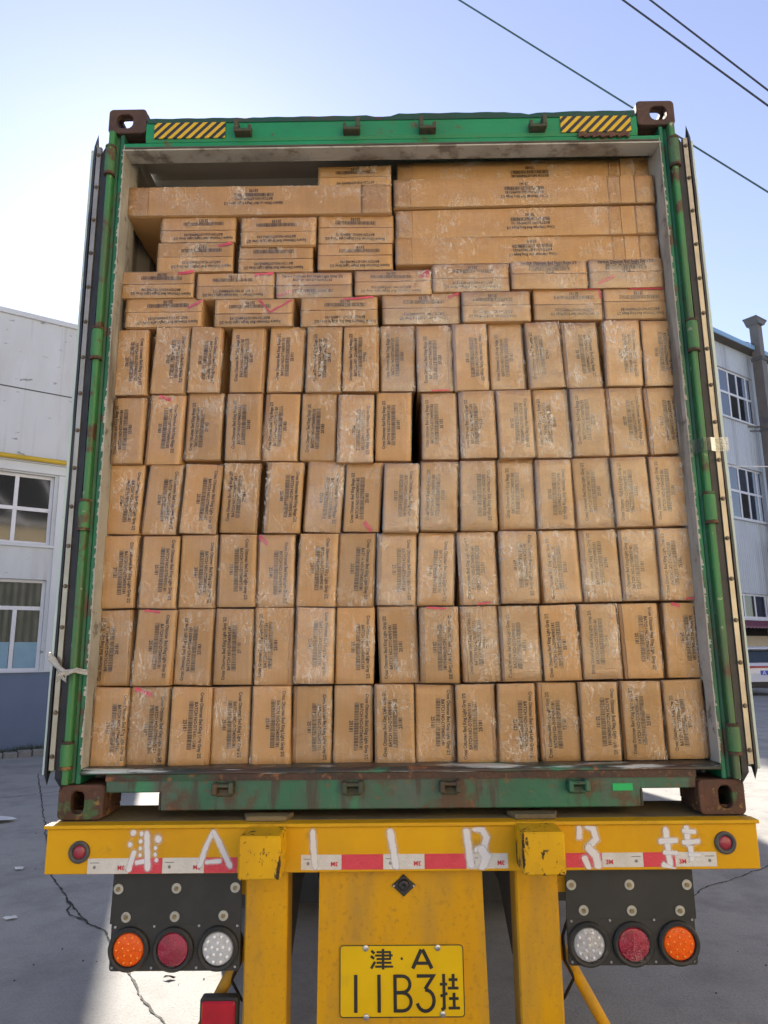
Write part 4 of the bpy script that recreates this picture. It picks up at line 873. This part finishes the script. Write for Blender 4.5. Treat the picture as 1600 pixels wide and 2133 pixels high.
board(-1, -1.004, -.556, [(-.937, .683, 'a'), (-.785, .682, 'r'), (-.631, .684, 'w')], 0)
board(1, .567, 1.006, [(.637, .688, 'w'), (.789, .688, 'r'), (.943, .690, 'a')], .008)
o = tb_('square_lamp', rubber_b, lambda m: m.prism(rrect(-.686, -.558, .40, .532, .010), 'y', .0, .04), bevel=.004)
tb_('lens', redbox, lambda m: m.prism(rrect(-.679, -.566, .41, .524, .008), 'y', -.010, .001), parent=o, bevel=.005)

# ------------------------------------------------------------------ cartons
# per carton: centre x, centre z, front y, width, height, tilt (deg), print, print turn
ROWS = {
'A':[(-1.0902,2.8611,0.081,0.1394,0.2875,1.03,2,'R'),(-0.9273,2.872,0.092,0.1469,0.2933,-3.67,2,'R'),(-0.7814,2.8714,0.085,0.1315,0.2882,-2.53,2,'R'),(-0.6068,2.8703,0.094,0.1418,0.2845,-1.25,2,'L'),(-0.4448,2.8715,0.095,0.1486,0.2867,-2.84,2,'L'),(-0.2878,2.8605,0.074,0.1464,0.2844,-2.04,2,'L'),(-0.136,2.8585,0.072,0.1472,0.282,-2.03,2,'L'),(0.016,2.8702,0.102,0.1456,0.287,-1.2,2,'L'),(0.168,2.8601,0.081,0.1464,0.2869,0.59,2,'L'),(0.3149,2.8639,0.08,0.1433,0.2911,0.59,2,'R'),(0.4699,2.8768,0.108,0.1466,0.2919,1.2,2,'L'),(0.6233,2.8736,0.089,0.1435,0.2886,3.38,2,'L'),(0.7793,2.8761,0.102,0.1461,0.2874,2.85,2,'R'),(0.9472,2.8774,0.089,0.1513,0.2878,-0.21,2,'R'),(1.1,2.8767,0.095,0.1385,0.2861,0.24,2,'R')],
'B':[(-1.0822,2.5657,0.077,0.1307,0.2759,-1.0,2,'L'),(-0.9358,2.5726,0.095,0.1471,0.2924,-4.06,2,'R'),(-0.7789,2.5864,0.103,0.1515,0.283,-1.74,2,'L'),(-0.6149,2.5791,0.091,0.1447,0.2835,-1.14,2,'L'),(-0.4626,2.5786,0.099,0.147,0.2864,-3.28,2,'L'),(-0.3086,2.5767,0.096,0.1467,0.2839,-2.72,2,'L'),(-0.1576,2.5615,0.074,0.1444,0.2853,-2.28,2,'R'),(-0.0048,2.5747,0.099,0.1466,0.29,-2.28,2,'L'),(0.1827,2.5722,0.093,0.1471,0.281,-0.47,2,'L'),(0.3363,2.5748,0.083,0.1465,0.2844,1.26,2,'L'),(0.4877,2.5716,0.073,0.1439,0.2834,1.83,2,'R'),(0.6416,2.5805,0.103,0.1472,0.2884,1.62,2,'L'),(0.7889,2.5809,0.089,0.1426,0.285,1.45,2,'L'),(0.9433,2.5848,0.098,0.1468,0.2839,2.08,2,'R'),(1.0983,2.5877,0.104,0.1412,0.2826,2.72,2,'R')],
'C':[(-1.0864,2.2838,0.098,0.1435,0.2832,-2.92,1,'R'),(-0.9367,2.2845,0.105,0.1457,0.2869,-6.17,1,'R'),(-0.7758,2.2813,0.086,0.1455,0.2824,-4.71,1,'R'),(-0.6211,2.2856,0.101,0.1481,0.2853,-2.97,2,'L'),(-0.447,2.2826,0.088,0.1473,0.2879,-3.58,2,'R'),(-0.2861,2.2884,0.106,0.1481,0.2905,-5.73,2,'R'),(-0.1318,2.283,0.104,0.1469,0.2836,-4.33,2,'L'),(0.0212,2.2739,0.076,0.1414,0.2782,-3.01,2,'R'),(0.1713,2.2791,0.077,0.1491,0.2765,-2.83,2,'L'),(0.3259,2.2799,0.08,0.1443,0.2804,-0.9,2,'R'),(0.4827,2.2879,0.107,0.1456,0.2832,0.05,2,'L'),(0.6305,2.2837,0.088,0.1445,0.2812,0.22,2,'R'),(0.7866,2.2882,0.095,0.1524,0.2843,2.66,1,'L'),(0.9347,2.2885,0.083,0.1451,0.2811,1.91,1,'L'),(1.0897,2.2902,0.09,0.1501,0.2816,1.49,1,'L')],
'D':[(-1.0883,1.9926,0.086,0.1428,0.2839,-0.57,1,'R'),(-0.9265,1.9897,0.085,0.1473,0.2817,-1.82,1,'R'),(-0.7769,1.9918,0.093,0.1439,0.2844,-0.88,1,'R'),(-0.625,1.9919,0.093,0.1485,0.2843,-0.92,1,'R'),(-0.4752,1.9925,0.105,0.1499,0.2872,-0.2,1,'R'),(-0.3098,1.9916,0.097,0.1541,0.2867,-3.67,1,'R'),(-0.1581,1.9928,0.105,0.1469,0.2876,-3.91,1,'R'),(-0.0019,1.9925,0.103,0.1541,0.2831,-2.3,1,'R'),(0.1553,1.9923,0.108,0.1467,0.2857,-3.67,1,'R'),(0.316,1.9919,0.096,0.1489,0.2864,2.62,1,'L'),(0.4742,1.9926,0.078,0.1468,0.2822,-0.82,1,'R'),(0.639,1.9966,0.103,0.1499,0.2834,3.09,1,'L'),(0.7957,1.998,0.107,0.15,0.2817,2.51,1,'L'),(0.9483,1.9998,0.105,0.147,0.2812,1.32,1,'L'),(1.096,1.9994,0.092,0.1481,0.2817,0.29,1,'L')],
'E':[(-1.0962,1.7019,0.098,0.1434,0.2844,0.16,1,'L'),(-0.9301,1.7001,0.08,0.1496,0.2864,-3.76,1,'R'),(-0.7845,1.7015,0.102,0.1479,0.2866,-2.4,1,'L'),(-0.6272,1.7007,0.093,0.1491,0.2872,-0.8,1,'L'),(-0.4719,1.7008,0.082,0.1466,0.286,-0.69,1,'L'),(-0.3171,1.7009,0.074,0.1479,0.2852,-2.43,1,'R'),(-0.1648,1.7005,0.103,0.1502,0.2898,-1.77,1,'R'),(0.0023,1.7016,0.108,0.1494,0.2888,2.48,1,'L'),(0.1578,1.6995,0.075,0.1475,0.2849,0.37,1,'R'),(0.3166,1.7009,0.101,0.1488,0.2861,2.68,1,'L'),(0.467,1.701,0.087,0.1507,0.2842,0.77,1,'L'),(0.6173,1.7028,0.077,0.1428,0.2834,1.97,1,'L'),(0.7694,1.7058,0.083,0.1456,0.282,0.83,1,'L'),(0.9295,1.7062,0.1,0.1492,0.2838,1.48,1,'R'),(1.0968,1.7082,0.103,0.1456,0.2839,-0.68,1,'R')],
'F':[(-1.0864,1.4099,0.074,0.14,0.284,-1.3,1,'R'),(-0.9411,1.4082,0.094,0.1526,0.2861,-1.76,1,'R'),(-0.7788,1.4087,0.074,0.1505,0.2838,-1.51,1,'R'),(-0.6319,1.4067,0.098,0.148,0.2862,-1.06,1,'R'),(-0.4793,1.4075,0.084,0.1481,0.2863,-0.42,1,'R'),(-0.328,1.406,0.104,0.1508,0.2883,-1.06,1,'R'),(-0.1711,1.4068,0.107,0.1491,0.2903,-0.64,1,'R'),(-0.0154,1.4095,0.09,0.149,0.2868,-0.04,1,'L'),(0.1372,1.4065,0.108,0.1498,0.2884,-0.32,1,'R'),(0.2882,1.4099,0.083,0.1474,0.2841,0.3,1,'L'),(0.4413,1.411,0.075,0.1433,0.2832,-0.71,1,'R'),(0.5999,1.4112,0.094,0.1468,0.2852,1.33,1,'L'),(0.7495,1.4134,0.073,0.1431,0.283,0.5,1,'R'),(0.9096,1.4148,0.079,0.1502,0.2836,0.91,1,'L'),(1.0701,1.4161,0.087,0.1506,0.2845,1.67,3,'L')],
'G':[(-0.9666,3.088,0.094,0.3267,0.1312,-0.14,4,'U'),(-0.5846,3.0727,0.078,0.329,0.1237,-0.14,4,'U'),(-0.226,3.0706,0.074,0.3208,0.1299,-0.14,4,'U'),(0.1183,3.0936,0.103,0.3299,0.1402,-0.14,2,'U'),(0.4303,3.0894,0.083,0.284,0.1348,-0.14,2,'U'),(0.7372,3.1055,0.107,0.2891,0.1404,-0.13,2,'U'),(1.0297,3.1031,0.104,0.2833,0.138,-0.14,2,'U')],
'H':[(-1.0064,3.2118,0.086,0.3295,0.1241,-0.15,4,'U'),(-0.6669,3.2014,0.089,0.328,0.1195,-0.16,4,'U'),(-0.3343,3.2018,0.091,0.3215,0.1151,-0.16,4,'N'),(0.0013,3.2111,0.095,0.3237,0.1133,-0.16,4,'U'),(0.3301,3.2272,0.093,0.3233,0.1267,-0.15,7,'U'),(0.6629,3.2345,0.092,0.3217,0.1266,-0.16,7,'N'),(0.9899,3.2383,0.094,0.3143,0.1333,-0.16,7,'N')],
'I':[(-0.8472,3.3464,0.1,0.3285,0.1381,-0.19,4,'U'),(-0.4995,3.3377,0.104,0.3209,0.1314,-0.18,4,'U'),(-0.1594,3.3339,0.096,0.3204,0.1218,-0.18,4,'U')],
'J':[(-0.8371,3.4753,0.1,0.325,0.1197,-0.2,4,'U'),(-0.4892,3.4561,0.09,0.3219,0.1328,-0.19,4,'U'),(-0.1557,3.4671,0.102,0.3248,0.1333,-0.19,4,'U')],
'K':[(-0.5797,3.6042,0.085,1.1574,0.1397,-0.48,5,'U')],
'L':[(-0.1627,3.737,0.13,0.3251,0.122,-0.23,4,'U')],
'M':[(0.5978,3.763,0.15,1.1425,0.132,0.27,6,'U'),(0.5746,3.6285,0.085,1.1276,0.1352,0.29,6,'U'),(0.5757,3.4861,0.095,1.1169,0.1355,0.31,6,'U'),(0.579,3.3581,0.1,1.1311,0.1267,0.32,6,'U')],
}
PRINT = {1: ('Cross Ottoman Bed King Light Grey 2/2', '5181'), 2: ('Cross Ottoman Bed King Beige 2/2', '5183'), 3: ('Cross Ottoman Bed King Grey 2/2', '5179'),
         4: ('Square Ottoman Bed Single Light Grey 2/2', '5193'), 5: ('Square Ottoman Bed Single Light Grey 1/2', '5192'), 6: ('Cross Ottoman Bed King Beige 1/2', '5182'), 7: ('Verticia Ottoman Bed Single Beige 2/2', '5210')}
_pm = {}
def print_mesh(var, lay, mat):
    key = (var, lay, mat.name)
    if key in _pm: return _pm[key]
    ttl, num = PRINT[var]
    z = {'up': (.042, .0232, .0045, -.0150), 'split': (.044, .026, -.030, -.047), 'long': (.026, .006, -.013, -.033), 'top': (.052, .040, .026, .010)}[lay]
    k = .0064
    V, F = text_mesh([(ttl, z[0], len(ttl)*k, 0, 1.25), ('BATCH NO-DT0409/' + num, z[1], .166, 0, 1.12), ('2' + num, z[3], .040, .0, 1.1)], 'p', .0024)
    rb = random.Random(var); x = -.086
    while x < .086:
        wd = rb.choice((.0011, .0011, .0018, .0027)); n = len(V)
        V += [(x, 0, z[2]-.0085), (x+wd, 0, z[2]-.0085), (x+wd, 0, z[2]+.0085), (x, 0, z[2]+.0085)]; F.append((n, n+1, n+2, n+3)); x += wd + rb.choice((.0012, .0016, .0026))
    me = bpy.data.meshes.new('printed_text'); me.from_pydata(V, [], F); me.materials.append(mat); _pm[key] = me; return me

def warp_box(x0, x1, y0, y1, z0, z1, bev, jit, rr, shear=0.0):
    bm = bmesh.new(); bmesh.ops.create_cube(bm, size=1.0)
    for v in bm.verts: v.co = Vector((x0 if v.co.x < 0 else x1, y0 if v.co.y < 0 else y1, z0 if v.co.z < 0 else z1))
    bmesh.ops.bevel(bm, geom=list(bm.edges), offset=bev, segments=2, affect='EDGES', profile=.5)
    off = {(a, b, c): Vector((rr.uniform(-jit, jit), rr.uniform(-jit, jit)*.6 if b == 0 else 0, rr.uniform(-jit, jit))) for a in (0, 1) for b in (0, 1) for c in (0, 1)}
    for v in bm.verts:
        u, w_, t = (v.co.x-x0)/(x1-x0), (v.co.y-y0)/(y1-y0), (v.co.z-z0)/(z1-z0); d = Vector((0,0,0))
        for (a, b, c), o in off.items(): d += o*((u if a else 1-u)*(w_ if b else 1-w_)*(t if c else 1-t))
        v.co += d; v.co.x += shear*v.co.z
    return bm
def flap_mesh(x0, x1, z0, z1, y, th, rr, shear, tiltx=0.0, bulge=.0020):
    """a board panel with a slightly wavy face and edge"""
    nx, nz = 6, 8; mb = MB(); so = rr.uniform(0, 50); G = []
    for j in range(nz+1):
        row = []
        for i in range(nx+1):
            u, v = i/nx, j/nz; x = x0+(x1-x0)*u; z = z0+(z1-z0)*v
            ex = (.0011*noise.noise((so, z*30, 1))) if i in (0, nx) else 0; ez = (.0011*noise.noise((x*30, so, 2))) if j in (0, nz) else 0
            yy = y + bulge*noise.noise((x*11+so, z*11, so)) + tiltx*(v-.5)
            row.append((x+ex+shear*z, yy, z+ez))
        G.append(row)
    n0 = 0; V = [p for r in G for p in r]; F = []; W = nx+1
    for j in range(nz):
        for i in range(nx): F.append((j*W+i, j*W+i+1, (j+1)*W+i+1, (j+1)*W+i))
    loop = [i for i in range(W)] + [j*W+nx for j in range(1, nz+1)] + [nz*W+i for i in range(nx-1, -1, -1)] + [j*W for j in range(nz-1, 0, -1)]
    b0 = len(V); V += [(V[i][0], y+th, V[i][2]) for i in loop]
    for k in range(len(loop)):
        a, b = loop[k], loop[(k+1) % len(loop)]; c, d = b0+(k+1) % len(loop), b0+k; F.append((b, a, d, c))
    me = bpy.data.meshes.new('flap'); me.from_pydata(V, [], F); 
    return me
def film_mesh(w_, h, rr, shear, amp, back=.05):
    nx, nz = (10, 16) if h > w_ else (18, 8)
    if w_ > .6: nx = 48
    so = rr.uniform(0, 90); V, F = [], []; W = nx+3
    for j in range(nz+1):
        z = -h/2 + h*j/nz
        for i in range(-1, nx+2):
            u = min(max(i, 0), nx)/nx; x = -w_/2 + w_*u
            y = back if i in (-1, nx+1) else -.0050 - amp*abs(noise.noise((x*22+so, so, z*22))) - amp*.6*abs(noise.noise((x*60, so, z*28+so)))
            if j in (0, nz) and y < 0: y = -.0008
            xx = x + (.0015 if u == 1 else -.0015 if u == 0 else 0)
            V.append((xx + shear*z, y, z*1.004))
    for j in range(nz):
        for i in range(W-1): F.append((j*W+i, j*W+i+1, (j+1)*W+i+1, (j+1)*W+i))
    me = bpy.data.meshes.new('stretch_film'); me.from_pydata(V, [], F)
    for p in me.polygons: p.use_smooth = True
    return me
SHEEN = {'A': range(7, 15), 'B': [6] + list(range(8, 15)), 'C': [5, 7, 8, 9, 10, 11, 12, 13, 14], 'D': [4] + list(range(7, 15)), 'E': [5, 9, 10, 12], 'F': [], 'G': range(3, 7), 'H': [2, 3, 4, 5, 6], 'I': [], 'J': [], 'K': [], 'L': [], 'M': []}  # cartons whose film gets the boosted gloss standing in for glare
# pink marker strokes: (row, index): list of (x0,z0,x1,z1 in half-sizes, width m)
PINK = {('A', 8): [(-.2,-.99,.8,-.97,.006)], ('B', 1): [(-.45,.96,.2,.86,.016)], ('C', 6): [(.1,-.72,.5,-.97,.018)], ('D', 4): [(-.9,.95,-.45,.72,.016)], ('D', 14): [(.2,-.97,.9,-.93,.008)], ('E', 1): [(-.6,.97,.2,.93,.010)],
        ('E', 14): [(-.55,.97,-.1,.9,.014)], ('E', 8): [(-.6,.98,.4,.95,.008)], ('F', 1): [(-.75,.96,.1,.80,.018)], ('D', 9): [(-.1,-.97,.6,-.93,.008)], ('G', 0): [(.62,.25,1.0,.80,.012)], ('G', 1): [(.12,.97,.42,.0,.010), (.42,.0,.98,.9,.010)],
        ('G', 2): [(.1,.82,.9,.96,.010)], ('G', 3): [(.70,.70,.98,.95,.014)], ('G', 5): [(-.1,.97,.9,.97,.008), (.93,.95,.97,.3,.012)], ('G', 6): [(-.2,.97,.9,.97,.008)], ('H', 0): [(.58,.75,.98,.95,.014)], ('H', 1): [(.48,.82,.98,.95,.014)], ('H', 2): [(-.98,-.85,-.55,-.45,.013)],
        ('H', 3): [(.72,.35,.95,.85,.020), (.75,.5,.97,.4,.012)], ('H', 6): [(-.78,-.75,-.35,-.2,.014)], ('I', 0): [(.60,.70,.96,.92,.013)]}
ORD = ['first', 'second', 'third', 'fourth', 'fifth', 'sixth', 'seventh', 'eighth', 'ninth', 'tenth', 'eleventh', 'twelfth', 'thirteenth', 'fourteenth', 'fifteenth']
UPR = {'F': 'bottom row of upright cartons', 'E': 'second upright row up', 'D': 'third upright row up', 'C': 'fourth upright row up', 'B': 'fifth upright row up', 'A': 'topmost row of upright cartons'}
def label_for(r, i, n):
    mark = ', with pink mark' if (r, i) in PINK else ''
    p = 'leftmost' if i == 0 else 'rightmost' if i == n-1 else ORD[i] + ' from left'
    if r in UPR: return 'upright brown carton, %s in the %s%s' % (p, UPR[r], mark)
    if r == 'G': return 'flat brown carton, %s in the lower full-width flat row%s' % (p, mark)
    if r == 'H': return 'flat brown carton, %s in the upper full-width flat row%s' % (p, mark)
    if r == 'I': return 'flat brown carton, %s of the lower three at the upper left%s' % (p, mark)
    if r == 'J': return 'flat brown carton, %s of three directly under the long left carton' % p
    if r == 'K': return 'long flat brown carton lying across the upper left of the load'
    if r == 'L': return 'short flat brown carton lying on the long left carton under the roof'
    return 'long flat brown carton, %s of four stacked at the upper right' % ('topmost', 'second from top', 'third from top', 'lowest')[i]
for r, L in ROWS.items():
    for i, (cx, cz, Y, w_, h, tilt, var, orient) in enumerate(L):
        rr = random.Random(ord(r)*100+i)
        t = R(tilt)*(.72 if r in UPR else 1.0); yaw = rr.uniform(-.012, .012)
        rot = t*.45; shear = -math.tan(t*.55) if r in UPR else 0.0
        if r not in UPR: rot = t
        E = empty('carton', (cx, Y, cz)); E.rotation_euler = (0, -rot, yaw)
        tag(E, label_for(r, i, len(L)), 'carton', 'upright cartons in the container' if r in UPR else 'long flat cartons' if r in 'KM' else 'flat cartons on top of the load')
        dep = 1.0 if r in 'KM' else .8
        if r == 'L': dep = .5
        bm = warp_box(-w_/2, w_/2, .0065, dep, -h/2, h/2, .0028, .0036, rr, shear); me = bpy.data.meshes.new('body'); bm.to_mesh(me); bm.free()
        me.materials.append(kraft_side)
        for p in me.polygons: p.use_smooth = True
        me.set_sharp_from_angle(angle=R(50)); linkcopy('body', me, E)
        sheen = i in SHEEN[r]
        # end flaps
        if r in UPR:
            g_ = rr.uniform(.02, .15)*w_; a, b = (-w_/2+.002, w_/2-g_) if rr.random() < .6 else (-w_/2+g_, w_/2-.002)
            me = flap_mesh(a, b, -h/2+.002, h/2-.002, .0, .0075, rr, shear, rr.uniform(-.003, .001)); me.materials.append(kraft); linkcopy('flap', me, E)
            lay = 'up'
        elif r in 'KM':
            me = flap_mesh(-w_/2+.002, w_/2-.002, -h/2+.002, h/2-.002, .0, .0075, rr, 0, 0, .0014); me.materials.append(kraft); linkcopy('flap', me, E); lay = 'long'
        else:
            zc = rr.uniform(-.004, .010); gp = rr.uniform(.0012, .0026)
            for a, b, tl in ((-h/2+.002, zc-gp, -rr.uniform(0, .004)), (zc+gp, h/2-.002, rr.uniform(0, .003))):
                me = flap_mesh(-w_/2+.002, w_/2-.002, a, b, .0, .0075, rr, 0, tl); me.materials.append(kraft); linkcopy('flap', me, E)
            lay = 'split'
        if orient == 'N' and r == 'H': lay = 'top' if i > 4 else 'split'
        ang = {'R': 90, 'L': -90, 'U': 180, 'N': 0}[orient] + rr.uniform(-1.2, 1.2)
        mt = ink_faint if (sheen and rr.random() < .75) else ink
        dx = rr.uniform(-.009, .009); dz = rr.uniform(-.010, .010)
        if (r, i) == ('F', 0): dx = .018
        if r in 'M': dx = (.02, .0, .02, .02)[i]; dz = (-.008, 0, 0, .004)[i]
        if r == 'K': dx = -.02; dz = .012
        if r in 'GHIJL': dx = rr.uniform(-.02, .03); dz = 0
        if var == 4 and lay == 'split' and h < .118: dz = 0
        scl = min(1.0, h/.131) if lay == 'split' else min(1, h/.275) if lay == 'up' else 1
        sx_ = min(1.0, (w_-.03)/.262) if lay in ('split', 'top') else 1.0
        po = linkcopy('printed_text', print_mesh(var, lay, mt), E, (dx, -.0030, dz), (0, R(ang), 0), (scl if lay == 'up' else sx_, 1, 1 if lay == 'up' else scl))
        if shear: po.rotation_euler[1] += math.atan(shear)
        # film or tape
        if r in 'KM':
            for k, (a, b) in enumerate(((-w_/2+.003, -w_/2+.10), (w_/2-.13, w_/2-.003)) if r == 'K' else ((-w_/2+.003, -w_/2+.07), (w_/2-.085, w_/2-.003), (w_/2-.20, w_/2-.15))):
                me = film_mesh(b-a, h*.98, rr, 0, .0015, .001); me.materials.append(tape_clear); linkcopy('clear_tape', me, E, ((a+b)/2, .001, 0))
            me = film_mesh(w_, h, rr, 0, .0012); me.materials.append(film_thin); linkcopy('stretch_film', me, E, (0, .0012, 0))
        else:
            me = film_mesh(w_, h, rr, shear, .0034 if sheen else .0018); me.materials.append(film_sheen if sheen else film_thin); linkcopy('stretch_film', me, E)
        for (xa, za, xb, zb, wd) in PINK.get((r, i), ()):
            mb = MB(); A = (xa*w_/2, za*h/2); B_ = (xb*w_/2, zb*h/2); rp = random.Random(i)
            n = 5; P = [(A[0]+(B_[0]-A[0])*k/n, A[1]+(B_[1]-A[1])*k/n + rp.uniform(-.001, .001)) for k in range(n+1)]
            ribbon(mb, P, [wd*rp.uniform(.7, 1.1) for _ in P], -.0034)
            o = mb.build('pink_mark', pink, E, off=False)
